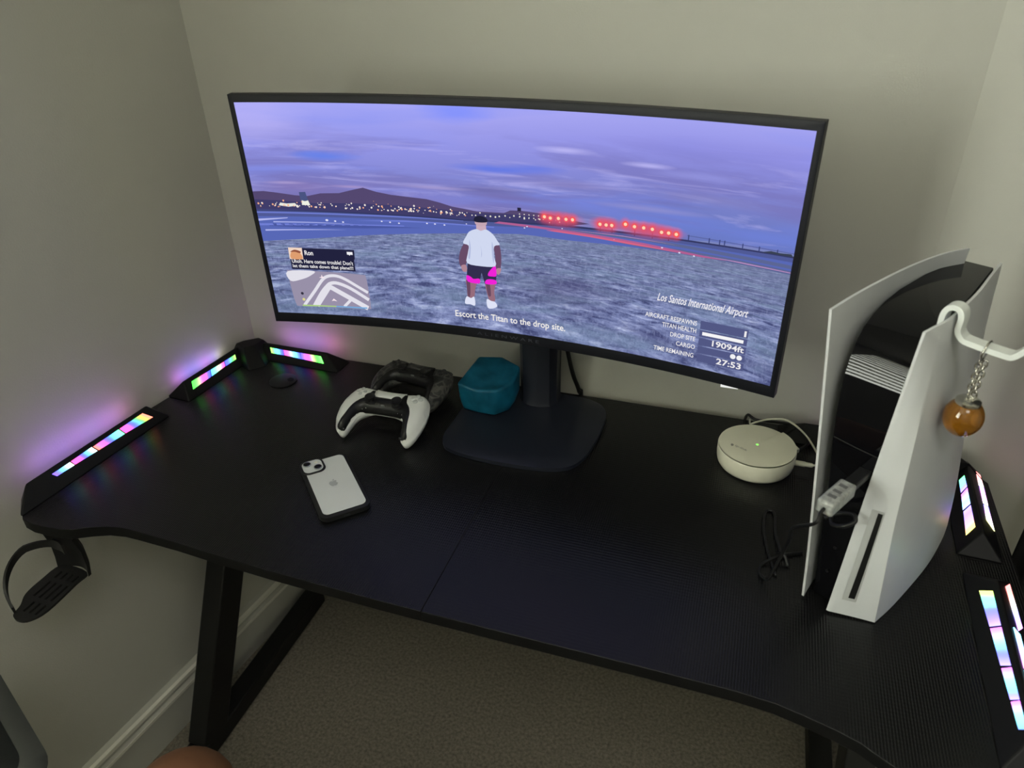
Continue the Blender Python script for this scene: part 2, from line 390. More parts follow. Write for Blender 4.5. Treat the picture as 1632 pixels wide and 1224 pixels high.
LF = [([(.0371, .0105), (.0699, .0103), (.0719, .0182), (.0404, .0176)], (PU, BL_, CY, WH)), ([(.0724, .0101), (.1128, .0091), (.1155, .0195), (.0738, .0181)], (PK, PK, BL_, BL_, CY, WH)),
      ([(.1157, .0099), (.1686, .009), (.1712, .0212), (.1185, .0198)], (OR, PK, BL_, BL_, CY, (150, 240, 190))), ([(.1712, .0091), (.222, .0083), (.2314, .0241), (.1735, .0211)], (PK, PK, BL_, BL_, (110, 225, 190), GN, OR, (255, 175, 150)))]
def outs(ranges, cols): return [([(a, .010), (b, .010), (b, .023), (a, .023)], c) for (a, b), c in zip(ranges, cols)]
module((-.6643, -.5561), (-.6463, -.3224), (1, 0), LF, outs([(.037, .070), (.0725, .113), (.116, .168), (.171, .224)], [(PK, PU, BL_), (PK, BL_, PU), (PK, PU, LI), (PK, BL_, OR)]), (.0, .238, -.042, .258), oe=(-.012, -.35))
LB = [([(-.0004, .0095), (.0472, .0108), (.0384, .0221), (-.0102, .0237)], (GN, GN, (170, 225, 150), PK, PK, BL_, BL_)), ([(.049, .0109), (.0852, .0116), (.08, .0205), (.041, .0222)], ((100, 160, 255), CY, (190, 240, 215), PK, PK)), ([(.0874, .0115), (.1176, .0119), (.1118, .0205), (.0822, .0207)], (BL_, BL_, (110, 200, 200), GN, YE))]
module((-.6394, -.2136), (-.6283, -.0773), (1, 0), LB, outs([(-.005, .042), (.0455, .081), (.084, .113)], [(PK, PU, BL_), (PU, LI, PK), (BL_, PU, YE)]), (-.014, .140, -.036, .150))
BLm = [([(.0202, .0094), (.051, .0103), (.0569, .0204), (.027, .0201)], (YE, GN, CY, BL_, BL_)), ([(.0528, .0101), (.0911, .0105), (.0983, .0222), (.0589, .0201)], (PK, PK, LI, CY, (120, 180, 255), BL_)), ([(.0932, .0104), (.1409, .0104), (.1517, .0242), (.0994, .022)], (BL_, PU, PK, PK, GN, GN, (150, 235, 140)))]
module((-.587, -.0452), (-.4484, -.0485), (0, -1), BLm, outs([(.022, .053), (.056, .093), (.096, .148)], [(PK, PU), (PK, LI, PU), (PU, PK, OR)]), (0, .152, -.012, .188), w=.026)
PL = lambda c: tuple(int(k*.72+255*.28) for k in c)     # right panes paler, their overexposure mixed into the colour
pl = lambda cs: tuple(PL(c) for c in cs)
RB = [([(.0905, .0084), (.1186, .0087), (.1119, .0175), (.0811, .0185)], pl((LI, BL_, CY, GN))), ([(.0493, .009), (.0867, .0084), (.0765, .0185), (.041, .0206)], pl((LI, CY, LI, PK))), ([(-.0027, .0092), (.0456, .0089), (.0374, .0201), (-.0135, .0231)], pl((YE, OR, LI, PU, LI)))]
RBo = [([(.1104, .0195), (.1469, .0201), (.1524, .0321), (.1225, .0337)], pl((WH, (255, 170, 150), RD))), ([(.0673, .0194), (.1084, .0198), (.1211, .0338), (.0763, .033)], pl((WH, LI, PK, PU))), ([(.0256, .0168), (.0646, .0196), (.0736, .0326), (.0191, .0335)], pl((YE, WH, LI, PU, BL_)))]
module((.6992, -.239), (.7053, -.1235), (-1, 0), RB, RBo, (-.016, .152, -.044, .160), w=.030)
RF = [([(.1433, .0085), (.2, .0085), (.2077, .0240), (.1458, .0210)], pl((LI, PU, BL_, BL_, CY, GN, YE))), ([(.0832, .0080), (.1401, .0084), (.1429, .0208), (.0864, .0186)], pl((LI, BL_, BL_, CY, LI, PK))), ([(.0373, .0075), (.0802, .0078), (.0823, .0184), (.0393, .0166)], pl((LI, BL_, CY, CY, LI, PK))), ([(.0003, .0073), (.0354, .0075), (.0366, .0164), (.002, .0150)], pl((BL_, CY, CY, LI, PK)))]
RFo = [([(.1511, .0218), (.2209, .017), (.2397, .0316), (.1669, .035)], pl((LI, PU, BL_, WH, OR, RD, RD)))]+outs([(.086, .146), (.04, .083), (.004, .037)], [pl((LI, BL_, CY)), (PK, BL_, CY), (BL_, CY, PK)])
module((.687, -.5657), (.6958, -.3676), (-1, 0), RF, RFo, (-.006, .216, -.040, .250), w=.030)
module((.61, -.050), (.472, -.047), (0, -1), [([(a, .0105), (b, .0105), (b, .021), (a, .021)], c) for (a, b), c in zip([(.0, .03), (.033, .07)], [(PK, BL_), (CY, PK)])], outs([(.0, .03), (.033, .07)], [(PK, PU), (LI, PK)]), (-.012, .138, -.020, .180), w=.026)
# corner pieces joining the modules
def corner(base, top, zt):
    n = len(base)
    g = G().add([(x, y, ZD) for x, y in base]+[(x, y, z) for (x, y), z in zip(top, zt)], [list(range(n))[::-1], list(range(n, 2*n))]+[(i, (i+1) % n, n+(i+1) % n, n+i) for i in range(n)])
    return bev(g.o('corner_cap', HOUS, desk), .002, 2)
corner([(-.652, -.080), (-.640, -.055), (-.606, -.024), (-.575, -.024), (-.555, -.092), (-.578, -.118)], [(-.634, -.072), (-.626, -.056), (-.604, -.037), (-.588, -.042), (-.592, -.070), (-.606, -.084)], [.772]*6)
corner([(.735, -.095), (.575, -.0245), (.60, -.0235), (.655, -.0255), (.699, -.047)][::-1] if False else [(.738, -.10), (.670, -.118), (.590, -.095), (.590, -.024), (.655, -.0255), (.699, -.047)], [(.708, -.098), (.692, -.102), (.612, -.07), (.612, -.05), (.655, -.052), (.690, -.072)], [.770]*6)
# cup holder bolted under the front-left wing
ch = thing('cup_holder', (-.608, -.60, .60), 'black plastic cup holder ring and slotted tray under the left front corner', 'cup holder')
cm = mat('cup_holder_plastic', (22, 22, 23), .5)
ang = [math.radians(a) for a in range(62, 262, 8)]
rows = []
cx, cy, rr = -.604, -.634, .043
ring = G()
for i, a in enumerate(ang):
    hh = .012 if i > 4 else .02
    wdt = .0035
    z = .688-.060*max(0, (math.degrees(a)-150)/110)**1.3
    rows.append([(cx+(rr+k*wdt)*math.cos(a), cy+(rr+k*wdt)*math.sin(a), z+s*hh/2) for k, s in ((0, -1), (1, -1), (1, 1), (0, 1))])
ring.grid(rows, close_u=True); ring.f += [[0, 1, 2, 3][::-1], [len(rows)*4-4+k for k in range(4)]]
ring.o('ring', cm, ch, auto=40)
tray = cr([(-.636, -.575), (-.585, -.575), (-.582, -.60), (-.580, -.655), (-.590, -.678), (-.606, -.684), (-.622, -.678), (-.628, -.660), (-.640, -.640), (-.642, -.61)], 4)
holes = []
for hx in (-.624, -.6125, -.601, -.5895):
    for y0, y1 in ((-.600, -.585), (-.640, -.608), (-.668, -.648)):
        if hx < -.62 and y1 < -.64: continue
        holes.append([(hx-.0022, y0), (hx+.0022, y0), (hx+.0022, y1), (hx-.0022, y1)])
v, f = fill(tray, None, holes); g = G(); g.add([(x, y, .622) for x, y in v], f); g.add([(x, y, .618) for x, y in v], [k[::-1] for k in f])
for lp in [tray]+holes:
    m = len(lp); g.add([(x, y, .622) for x, y in lp]+[(x, y, .618) for x, y in lp], [(i, (i+1) % m, m+(i+1) % m, m+i) for i in range(m)])
g.o('tray', cm, ch)
# back bracket rising to the desk, bowed
rows = []
for z, x0, x1, y in ((.618, -.640, -.578, -.580), (.64, -.640, -.576, -.577), (.67, -.636, -.574, -.578), (.70, -.632, -.572, -.585), (.7215, -.640, -.560, -.585)):
    rows.append([(x0+(x1-x0)*k/8, y+.014*(1-(2*k/8-1)**2), z) for k in range(9)])
G().slab(rows, (0, .006, 0)).o('bracket', cm, ch, auto=45)
bev(G().box(-.640, -.560, -.595, -.52, .7155, .7217).o('mounting_plate', cm, ch), .001)

# ---------------------------------------------------------------- monitor
MS = 1.0012; RM = 1.8; MW, MH, SW, SH, SO = .8153*MS, .3648*MS, .7998*MS, .3370*MS, .00323*MS
MT, MYAW = -.01567, -.028688
def MP(u, v, w=0):
    th = u/RM; x = (RM+w)*math.sin(th); y = (RM+w)*math.cos(th)-RM; z = v
    y, z = y*math.cos(MT)+z*math.sin(MT), z*math.cos(MT)-y*math.sin(MT)
    return Vector((x*math.cos(MYAW)-y*math.sin(MYAW), -.19016+x*math.sin(MYAW)+y*math.cos(MYAW), 1.10552+z))
def SP(u, v, w=0): return MP((u/100-.5)*SW, (v/100-.5)*SH+SO, w)      # percent of the lit screen
mon = thing('curved_monitor', (.02, -.15, ZD), 'wide curved gaming monitor showing an airfield at dusk, on a flat navy foot', 'monitor')
# front frame (bezel ring) with depth
NU = 40
def ringpts(w, du, dv):
    top = [(-MW/2-du+(MW+2*du)*k/NU, MH/2+dv) for k in range(NU+1)]; bot = [(MW/2+du-(MW+2*du)*k/NU, -MH/2-dv) for k in range(NU+1)]
    return [MP(u, v, w) for u, v in top+bot]
def rin(w, e=0):
    top = [(-SW/2-e+(SW+2*e)*k/NU, SH/2+SO+e) for k in range(NU+1)]; bot = [(SW/2+e-(SW+2*e)*k/NU, -SH/2+SO-e) for k in range(NU+1)]
    return [MP(u, v, w) for u, v in top+bot]
g = G().grid([rin(.0012), rin(-.0012), ringpts(-.0016, -.003, -.003), ringpts(.0, 0, 0), ringpts(.014, 0, 0), ringpts(.020, -.01, -.01)], close_u=True)
bz = g.o('bezel', frame_m, mon, auto=35)
rows = []
for v, ins, w in ((MH/2-.01, 0, .020), (MH/2-.06, .02, .040), (.05, .05, .062), (-.06, .05, .062), (-MH/2+.05, .02, .040), (-MH/2+.01, 0, .020)):
    rows.append([MP((-.5+k/NU)*(MW-.02), v, .020+(w-.020)*(1-abs(2*k/NU-1)**2.5)) for k in range(NU+1)])
hb = G().grid(rows).o('back_shell', frame_m, mon, auto=40)
sm = hb.modifiers.new('solid', 'SOLIDIFY'); sm.thickness = .002

def screen_material():
    m = bpy.data.materials.new('screen_picture'); m.use_nodes = True; nt = m.node_tree; N = nt.nodes; Lk = nt.links
    N.remove(N['Principled BSDF'])
    u = N.new('ShaderNodeUVMap'); u.uv_map = 'UVMap'; sx = N.new('ShaderNodeSeparateXYZ'); Lk.new(u.outputs[0], sx.inputs[0])
    def noise(su, sv, detail=4, rough=.55, dist=0, offs=0):
        mp = N.new('ShaderNodeMapping'); mp.inputs['Scale'].default_value = (su, sv, 1); mp.inputs['Location'].default_value = (offs, offs*.7, 0); mp.inputs['Rotation'].default_value = (0, 0, 0)
        Lk.new(u.outputs[0], mp.inputs[0]); n = N.new('ShaderNodeTexNoise'); n.inputs['Scale'].default_value = 1; n.inputs['Detail'].default_value = detail; n.inputs['Roughness'].default_value = rough; n.inputs['Distortion'].default_value = dist
        Lk.new(mp.outputs[0], n.inputs['Vector']); return n.outputs['Fac']
    def ramp(src, stops):
        r = N.new('ShaderNodeValToRGB')
        while len(r.color_ramp.elements) < len(stops): r.color_ramp.elements.new(.5)
        for e, (p, c) in zip(r.color_ramp.elements, stops): e.position = p; e.color = lin(c) if len(c) == 3 else c
        Lk.new(src, r.inputs[0]); return r.outputs[0]
    def mix(f, a, b):
        x = N.new('ShaderNodeMix'); x.data_type = 'RGBA'; Lk.new(a, x.inputs['A']); Lk.new(b, x.inputs['B'])
        if hasattr(f, 'is_output'): Lk.new(f, x.inputs['Factor'])
        else: x.inputs['Factor'].default_value = f
        return x.outputs['Result']
    def mul(a, b):
        x = N.new('ShaderNodeMath'); x.operation = 'MULTIPLY'; Lk.new(a, x.inputs[0])
        if hasattr(b, 'is_output'): Lk.new(b, x.inputs[1])
        else: x.inputs[1].default_value = b
        return x.outputs[0]
    def rgb(c):
        r = N.new('ShaderNodeRGB'); r.outputs[0].default_value = lin(c); return r.outputs[0]
    g0, g1 = (0, 0, 0, 1), (1, 1, 1, 1)
    U, Vv = sx.outputs[0], sx.outputs[1]
    sky = ramp(Vv, [(.54, (138, 118, 168)), (.60, (128, 122, 185)), (.70, (128, 132, 205)), (.82, (142, 144, 222)), (1, (168, 166, 238))])
    skyR = ramp(Vv, [(.54, (98, 110, 165)), (.62, (104, 118, 186)), (.75, (124, 128, 200)), (.9, (142, 142, 222)), (1, (158, 158, 232))])
    sky = mix(ramp(U, [(.35, g0), (.8, g1)]), sky, skyR)
    def blob(cu, cv, ru, rv, soft=.5, wob=.5, k=0):      # soft ragged patch
        mp = N.new('ShaderNodeVectorMath'); mp.operation = 'SUBTRACT'; Lk.new(u.outputs[0], mp.inputs[0]); mp.inputs[1].default_value = (cu, cv, 0)
        dv = N.new('ShaderNodeVectorMath'); dv.operation = 'DIVIDE'; Lk.new(mp.outputs[0], dv.inputs[0]); dv.inputs[1].default_value = (ru, rv, 1)
        ln = N.new('ShaderNodeVectorMath'); ln.operation = 'LENGTH'; Lk.new(dv.outputs[0], ln.inputs[0])
        nz = noise(9, 38, 4, .6, .3, 11+k*1.7); ad = N.new('ShaderNodeMath'); ad.operation = 'MULTIPLY_ADD'; Lk.new(nz, ad.inputs[0]); ad.inputs[1].default_value = wob; Lk.new(ln.outputs['Value'], ad.inputs[2])
        return ramp(ad.outputs[0], [(max(0, 1+wob*.5-soft)*.5, g1), (min(1, (1+wob*.5)*.5), g0)]) if False else ramp(mul(ad.outputs[0], .5), [((1+wob*.5-soft)*.5, g1), ((1+wob*.5)*.5, g0)])
    sky = mix(mul(ramp(noise(2.2, 5.5, 3, .5, .3, 3.1), [(.50, g0), (.68, g1)]), .35), sky, rgb((112, 134, 236)))
    sky = mix(mul(mul(ramp(noise(2.4, 9, 6, .6, .6, 9.4), [(.46, g0), (.60, g1)]), ramp(Vv, [(.5, g1), (.80, (.8, .8, .8, 1)), (.95, g0)])), .62), sky, rgb((114, 108, 172)))
    sky = mix(mul(mul(ramp(noise(3.4, 18, 6, .62, .8, 5.2), [(.52, g0), (.68, g1)]), ramp(Vv, [(.54, g1), (.80, g1), (.92, g0)])), .50), sky, rgb((184, 180, 238)))
    B0 = [(.16, .775, .075, .030, (96, 126, 228), .8), (.13, .785, .05, .02, (96, 126, 228), .5), (.49, .755, .11, .022, (92, 116, 222), .8), (.56, .77, .07, .02, (92, 116, 222), .6), (.62, .715, .10, .030, (122, 116, 178), .7), (.47, .665, .10, .026, (104, 100, 160), .75), (.52, .64, .12, .02, (112, 104, 164), .7), (.10, .64, .10, .03, (128, 112, 172), .6), (.615, .852, .060, .016, (186, 182, 240), .75), (.755, .822, .050, .013, (184, 180, 238), .75), (.20, .645, .05, .009, (172, 150, 196), .6), (.07, .655, .05, .010, (176, 160, 208), .6), (.37, .66, .09, .010, (168, 156, 206), .6), (.84, .80, .10, .02, (150, 152, 224), .5), (.86, .72, .12, .03, (130, 130, 190), .5), (.76, .655, .12, .016, (150, 146, 200), .5), (.80, .685, .08, .014, (108, 110, 172), .5), (.42, .98, .08, .06, (120, 138, 246), .7), (.03, .93, .12, .12, (182, 176, 240), .6)]
    for k, (cu, cv, ru, rv, c, st) in enumerate(B0): sky = mix(mul(blob(cu, cv, ru, rv, .8, .55, k), st), sky, rgb(c))
    for cu, ru in ((.603, .052), (.690, .034), (.765, .068)): sky = mix(mul(blob(cu, .573, ru, .034, .9, .1, 3), .75), sky, rgb((214, 92, 120)))
    # grass seen in perspective
    dd = N.new('ShaderNodeMath'); dd.operation = 'SUBTRACT'; dd.inputs[0].default_value = .60; Lk.new(Vv, dd.inputs[1])
    iv = N.new('ShaderNodeMath'); iv.operation = 'DIVIDE'; iv.inputs[0].default_value = 1; Lk.new(dd.outputs[0], iv.inputs[1])
    uc = N.new('ShaderNodeMath'); uc.operation = 'SUBTRACT'; Lk.new(U, uc.inputs[0]); uc.inputs[1].default_value = .45
    px = mul(uc.outputs[0], iv.outputs[0]); cx_ = N.new('ShaderNodeCombineXYZ'); Lk.new(px, cx_.inputs[0]); Lk.new(iv.outputs[0], cx_.inputs[1])
    def gnoise(a, b, det, rough, off=0, dist=0):
        mp = N.new('ShaderNodeMapping'); mp.inputs['Scale'].default_value = (a, b, 1); mp.inputs['Location'].default_value = (off, off, 0); Lk.new(cx_.outputs[0], mp.inputs[0])
        n = N.new('ShaderNodeTexNoise'); n.inputs['Scale'].default_value = 1; n.inputs['Detail'].default_value = det; n.inputs['Roughness'].default_value = rough; n.inputs['Distortion'].default_value = dist; Lk.new(mp.outputs[0], n.inputs['Vector']); return n.outputs['Fac']
    gr = ramp(gnoise(9, 7, 6, .66, 2, .4), [(.38, (66, 72, 114)), (.47, (104, 114, 158)), (.56, (134, 144, 188)), (.68, (184, 194, 228))])
    gr = mix(mul(ramp(gnoise(2.2, 2.4, 5, .65, 5, .5), [(.47, g0), (.60, g1)]), .55), gr, rgb((72, 76, 118)))
    gr = mix(mul(ramp(gnoise(2.0, 2.0, 4, .6, 9, .4), [(.47, g0), (.62, g1)]), .55), gr, rgb((122, 142, 172)))
    gr = mix(mul(ramp(noise(150, 34, 5, .7, .6, 4), [(.50, g0), (.66, g1)]), .30), gr, rgb((166, 176, 218)))
    gr = mix(mul(ramp(noise(90, 60, 5, .7, .6, 8), [(.50, g0), (.64, g1)]), .30), gr, rgb((56, 60, 98)))
    gr = mix(mul(ramp(Vv, [(.30, g0), (.49, g1)]), .40), gr, rgb((112, 122, 152)))
    gr = mix(mul(blob(.60, .25, .16, .12, .9, .5, 2), .45), gr, rgb((74, 68, 108)))
    col = mix(ramp(Vv, [(.545, g0), (.549, g1)]), gr, sky)
    e = N.new('ShaderNodeEmission'); e.inputs[1].default_value = 1.08; Lk.new(col, e.inputs[0]); Lk.new(e.outputs[0], N['Material Output'].inputs[0])
    return m
vs, uv, fs = [], [], []
for j in range(9):
    for i in range(NU+1): vs.append(MP((-.5+i/NU)*SW, (-.5+j/8)*SH+SO)); uv.append((i/NU, j/8))
for j in range(8):
    for i in range(NU): a = j*(NU+1)+i; fs.append((a, a+1, a+NU+2, a+NU+1))
scr = obj('screen', vs, fs, screen_material(), mon, smooth=True, uv=uv)
EM = {}
def E_(c, s=1.0):
    k = (c, s)
    if k not in EM: EM[k] = emat('screen_ink', c, s)
    return EM[k]
LAY = [0]
def ink(name, polys, col, lay=1, s=1.0, step=(2, 5)):
    for p in polys:
        q = []
        for i in range(len(p)):
            a, b = p[i], p[(i+1) % len(p)]; n = max(1, int(abs(b[0]-a[0])/1.6))
            q += [(a[0]+(b[0]-a[0])*k/n, a[1]+(b[1]-a[1])*k/n) for k in range(n)]
        w = max(x for x, y in p)-min(x for x, y in p)
        v, f = fill(q, step if w > 3 else None); G().add([SP(min(max(x, 0), 100), min(max(y, 0), 100), -.0002-.00012*lay) for x, y in v], f).o(name, E_(col, s), scr)
def dots(name, pts, col, lay, r, s=1.0, n=7, asp=2.37):
    g = G()
    for x, y, k in pts:
        if len(pts) < 20: g = G()
        g.add([SP(x+r*k*math.cos(a), y+r*k*asp*math.sin(a), -.0002-.00012*lay) for a in [2*math.pi*i/n for i in range(n)]], [list(range(n))])
        if len(pts) < 20: g.o(name, E_(col, s), scr)
    if len(pts) >= 20: g.o(name, E_(col, s), scr)['kind'] = 'stuff'
def write(body, u0, u1, v0, v1, col=(240, 238, 240), lay=8, shear=0, bold=.01, s=1.0, parent=None, name='screen_text'):
    v, f = text_mesh(body, shear, bold); g = G().add([SP(u0+(u1-u0)*a, v0+(v1-v0)*b, -.0002-.00012*lay) for a, b in v], f)
    return g.o(name, E_(col, s), scr)
# ground planes: water/runway, red lit runway
ink('runway', [[(0, 37.4), (10.7, 39.4), (24, 42.7), (37, 45.4), (53.1, 48.6), (62, 48.2), (73, 48.9), (86, 49.2), (100, 48.4), (100, 55), (62, 54.9), (0, 54.9)]], (88, 104, 182), 1)
ink('runway_far_band', [[(0, 49.6), (25, 50.3), (45, 50.6), (60, 52.6), (80, 53.4), (100, 53.2), (100, 55.6), (62, 54.9), (0, 54.9)]], (80, 90, 150), 2)
ink('runway_light_band', [[(0, 51.2), (20, 51.3), (42, 52.0), (42, 52.5), (20, 51.9), (0, 51.8)], [(0, 45.2), (14, 46.0), (30, 47.5), (30, 47.9), (12, 46.6), (0, 46.2)], [(20, 48.9), (34, 49.9), (48, 50.2), (48, 50.7), (30, 50.4)]], (112, 126, 212), 3)
ink('runway_line', [[(0, 47.4), (6, 48.9), (6.2, 49.3), (0, 48.4)], [(1, 42.6), (12, 43.7), (18, 44.3), (12, 44.0), (1, 43.3)], [(3, 46.8), (12, 47.1), (20, 47.2), (12, 47.45), (3, 47.3)]], (178, 184, 240), 4)
ink('dark_lane', [[(2, 45.0), (10, 44.6), (22, 45.5), (34, 47.4), (26, 47.0), (12, 46.4), (2, 46.2)]], (74, 88, 160), 3)
ink('field_strip', [[(56, 52.4), (66, 52.9), (80, 53.2), (100, 52.0), (100, 50.6), (88, 51.4), (76, 52.3), (66, 52.2)], [(70, 50.2), (82, 51.0), (92, 50.6), (100, 49.9), (100, 48.4), (86, 49.2), (78, 49.2)]], (92, 102, 148), 4)
ink('red_reflection', [[(48, 52.4), (58, 51.9), (66, 51.2), (73, 50.3), (80, 49.6), (86, 49.2), (90, 49.5), (84, 50.2), (76, 51.4), (66, 52.3), (56, 53.0), (49, 53.3)]], (176, 96, 146), 5)
ink('red_reflection_core', [[(58, 51.5), (66, 50.9), (74, 50.0), (82, 49.7), (74, 50.8), (66, 51.6), (60, 52.0)]], (216, 100, 132), 6)
ink('red_reflection_line', [[(60, 52.9), (72, 53.3), (82, 52.5), (72, 53.0)], [(86, 50.0), (94, 49.3), (100, 49.0), (100, 49.3), (92, 49.9)]], (186, 140, 190), 6)
# city ridge and far shore
ink('hill', [[(0, 54), (0, 61.2), (2.2, 61.5), (4.7, 60.9), (8.5, 59.8), (11, 59.6), (13.7, 61.0), (17.5, 61.4), (20.8, 63.4), (22.5, 64.3), (25.1, 62.7), (28, 61.7), (31.3, 61.2), (35, 60.7), (37.5, 59.6), (39.9, 58.2), (44.7, 56.9), (50, 57.2), (51.2, 58.6), (53.2, 58.9), (59.1, 58.5), (63, 57.0), (66, 56.4), (62, 54.4), (50, 53.8), (40, 53.4), (25, 53.0)]], (84, 72, 112), 2)
ink('hill_foot', [[(0, 53), (0, 57.6), (6, 57.2), (12, 56.4), (20, 57), (30, 57), (38, 56.6), (44, 56), (51, 57.0), (60, 57.0), (64, 55.8), (62, 54.2), (50, 53.4), (40, 53), (25, 52.7)]], (64, 61, 106), 3)
ink('shore_line', [[(0, 52.4), (25, 52.3), (42, 52.2), (61, 53.9), (83, 54.6), (100, 54.9), (100, 55.5), (83, 55.3), (61, 54.7), (42, 53.0), (25, 52.9), (0, 52.8)]], (52, 56, 98), 4)
ink('control_tower', [[(52.6, 58.6), (52.6, 60.2), (53.3, 60.2), (53.3, 58.6)]], (40, 38, 62), 4)
ink('office_tower', [[(9.5, 56.5), (9.4, 61.3), (10.7, 61.5), (11.1, 56.5)]], (74, 84, 130), 4)
ink('office_tower_lit_floors', [[(9.6, 55.4), (9.7, 57.6), (10.3, 57.2), (11.0, 57.6), (11.3, 55.4)]], (238, 240, 228), 5)
ink('terminal', [[(4.8, 55.0), (5.2, 56.3), (6.5, 55.9), (8.2, 56.2), (8.6, 55.0), (6.8, 54.4)]], (232, 232, 222), 5)
ink('shore_haze', [[(83, 55.0), (100, 55.3), (100, 56.4), (86, 56.0)]], (124, 134, 190), 3)
ink('far_trees', [[(95, 55.2), (96.5, 56.2), (98, 56.0), (99.6, 56.3), (100, 55.3)]], (58, 66, 84), 5)
ink('bridge_pier', [[(u_, 55.2), (u_, 57.4-.02*(u_-84)), (u_+.18, 57.4-.02*(u_-84)), (u_+.18, 55.2)] for u_ in (83.2, 86.6, 88.3, 89.1, 92.0, 94.6, 97.4)], (62, 70, 122), 5)
ink('bridge_deck', [[(83, 56.9), (91, 56.6), (100, 56.4), (100, 56.7), (91, 56.9), (83, 57.2)]], (88, 98, 156), 4)
rn = random.Random(3)
city = []
for k in range(150):
    x = rn.uniform(.5, 44); top = 60.5 if x > 12 else 60; y = 54.3+abs(rn.gauss(0, .35))*(4.5 if 24 < x < 38 else 3.4)
    if y < (61.5 if x < 34 else 61.5-.45*(x-34)): city.append((x, y, rn.uniform(.35, 1.25)))
dots('city_lights', [p for i, p in enumerate(city) if i % 3 != 1], (246, 236, 226), 6, .16)
dots('warm_city_lights', [p for i, p in enumerate(city) if i % 3 == 1], (246, 178, 140), 6, .17)
dots('terminal_lights', [(44.5+.95*k+rn.uniform(-.2, .2), 55.4+rn.uniform(-.5, 1.6), rn.uniform(.5, 1.1)) for k in range(18)]+[(53+.9*k, y, .7) for k in range(6) for y in (56.2, 57.5)], (244, 240, 222), 6, .16)
dots('runway_edge_lights', [(14.2, 48.6, 1.6), (15.9, 48.3, 1.2), (17.5, 48.0, 1.1), (25.5, 49.3, 1), (27.2, 49.1, 1), (29, 48.9, 1), (34.7, 49.7, 1), (36.3, 49.7, 1), (38.2, 49.6, 1), (42.6, 50.9, .7), (54.4, 52.3, .8), (53.9, 51.6, .8), (61, 53.1, .7), (70.5, 51.0, .9), (79, 50.6, .9), (82, 49.6, 1), (84.5, 49.2, .9)], (226, 226, 250), 6, .2, asp=1.6)
redp = [(57.7, 57.4), (58.8, 57.1), (60.3, 57.3), (61.7, 57.3), (62.9, 57.4), (67.9, 56.9), (69.0, 56.9), (70.0, 57.0), (72.4, 58.2), (74.0, 57.7), (75.6, 57.7), (77.1, 57.6), (78.7, 56.9), (79.9, 57.0), (81.2, 56.9)]
ink('light_mast', [[(u_, 53.8), (u_, 57), (u_+.15, 57), (u_+.15, 53.8)] for u_, _ in redp[1::2]], (52, 46, 84), 4)
dots('red_glow_core', [(u_, v_, 1) for u_, v_ in redp], (246, 96, 92), 6, .56, n=12)
dots('approach_lamp', [(u_, v_, 1) for u_, v_ in redp], (255, 214, 178), 7, .3, n=9)
def halo(name, cu, cv, ru, rv, col):
    m = bpy.data.materials.new('soft_halo'); m.use_nodes = True; nt = m.node_tree; nt.nodes.remove(nt.nodes['Principled BSDF'])
    uvn = nt.nodes.new('ShaderNodeUVMap'); uvn.uv_map = 'UVMap'; ln = nt.nodes.new('ShaderNodeVectorMath'); ln.operation = 'LENGTH'; nt.links.new(uvn.outputs[0], ln.inputs[0])
    r = nt.nodes.new('ShaderNodeValToRGB'); r.color_ramp.interpolation = 'EASE'; r.color_ramp.elements[0].color = (.72, .72, .72, 1); r.color_ramp.elements[0].position = .0; r.color_ramp.elements[1].color = (0, 0, 0, 1); nt.links.new(ln.outputs['Value'], r.inputs[0])
    t = nt.nodes.new('ShaderNodeBsdfTransparent'); e = nt.nodes.new('ShaderNodeEmission'); e.inputs[0].default_value = lin(col); mx = nt.nodes.new('ShaderNodeMixShader')
    nt.links.new(r.outputs[0], mx.inputs[0]); nt.links.new(t.outputs[0], mx.inputs[1]); nt.links.new(e.outputs[0], mx.inputs[2]); nt.links.new(mx.outputs[0], nt.nodes['Material Output'].inputs[0])
    vs, uv, fs = [], [], []
    for j in range(5):
        for i in range(9): a, b = -1+i/4, -1+j/2; vs.append(SP(cu+a*ru, cv+b*rv, -.0002-.00012*6.5)); uv.append((a, b))
    for j in range(4):
        for i in range(8): k = j*9+i; fs.append((k, k+1, k+10, k+9))
    obj(name, vs, fs, m, scr, uv=uv)
for u_, v_ in redp: halo('red_glow', u_, v_, 1.35, 3.6, (255, 82, 70))
for cu, ru in ((60.3, 5.2), (69.0, 3.2), (76.6, 7.0)): halo('red_haze', cu, 56.6, ru, 4.6, (206, 84, 122))
# figure seen from behind
SK, SHT, DRK, PNK = (150, 108, 124), (208, 216, 240), (50, 46, 78), (240, 36, 214)
ink('figure_neck', [[(44.5, 48), (44.5, 52), (46.4, 52), (46.5, 48)]], (202, 172, 188), 5)
ink('figure_head', [cr([(44.4, 51.2), (44.35, 53.2), (45.4, 54.4), (46.55, 53.4), (46.5, 51.2), (45.4, 50.4)], 4)], (196, 166, 180), 6)
ink('figure_cap', [cr([(44.2, 52.4), (44.3, 54.2), (45.4, 55.1), (46.6, 54.2), (46.7, 52.6), (45.4, 52.1)], 4)], (34, 34, 56), 7)
ink('figure_arm', [cr([(42.0, 42), (43.4, 42), (43.0, 37), (42.1, 32.6), (41.7, 29.4), (40.9, 30.6), (40.6, 33.5), (41.0, 38)], 4), cr([(47.8, 42.5), (48.9, 42.5), (49.2, 37), (49.0, 32), (48.3, 29.8), (48.0, 33), (48.0, 37)], 4)], (104, 76, 104), 5)
ink('figure_hand', [cr([(41.0, 31.0), (42.0, 31.6), (42.1, 28.6), (41.3, 28.4)], 4), cr([(48.2, 31.4), (49.1, 31.6), (48.7, 28.8), (48.2, 29.0)], 4)], (176, 134, 148), 6)
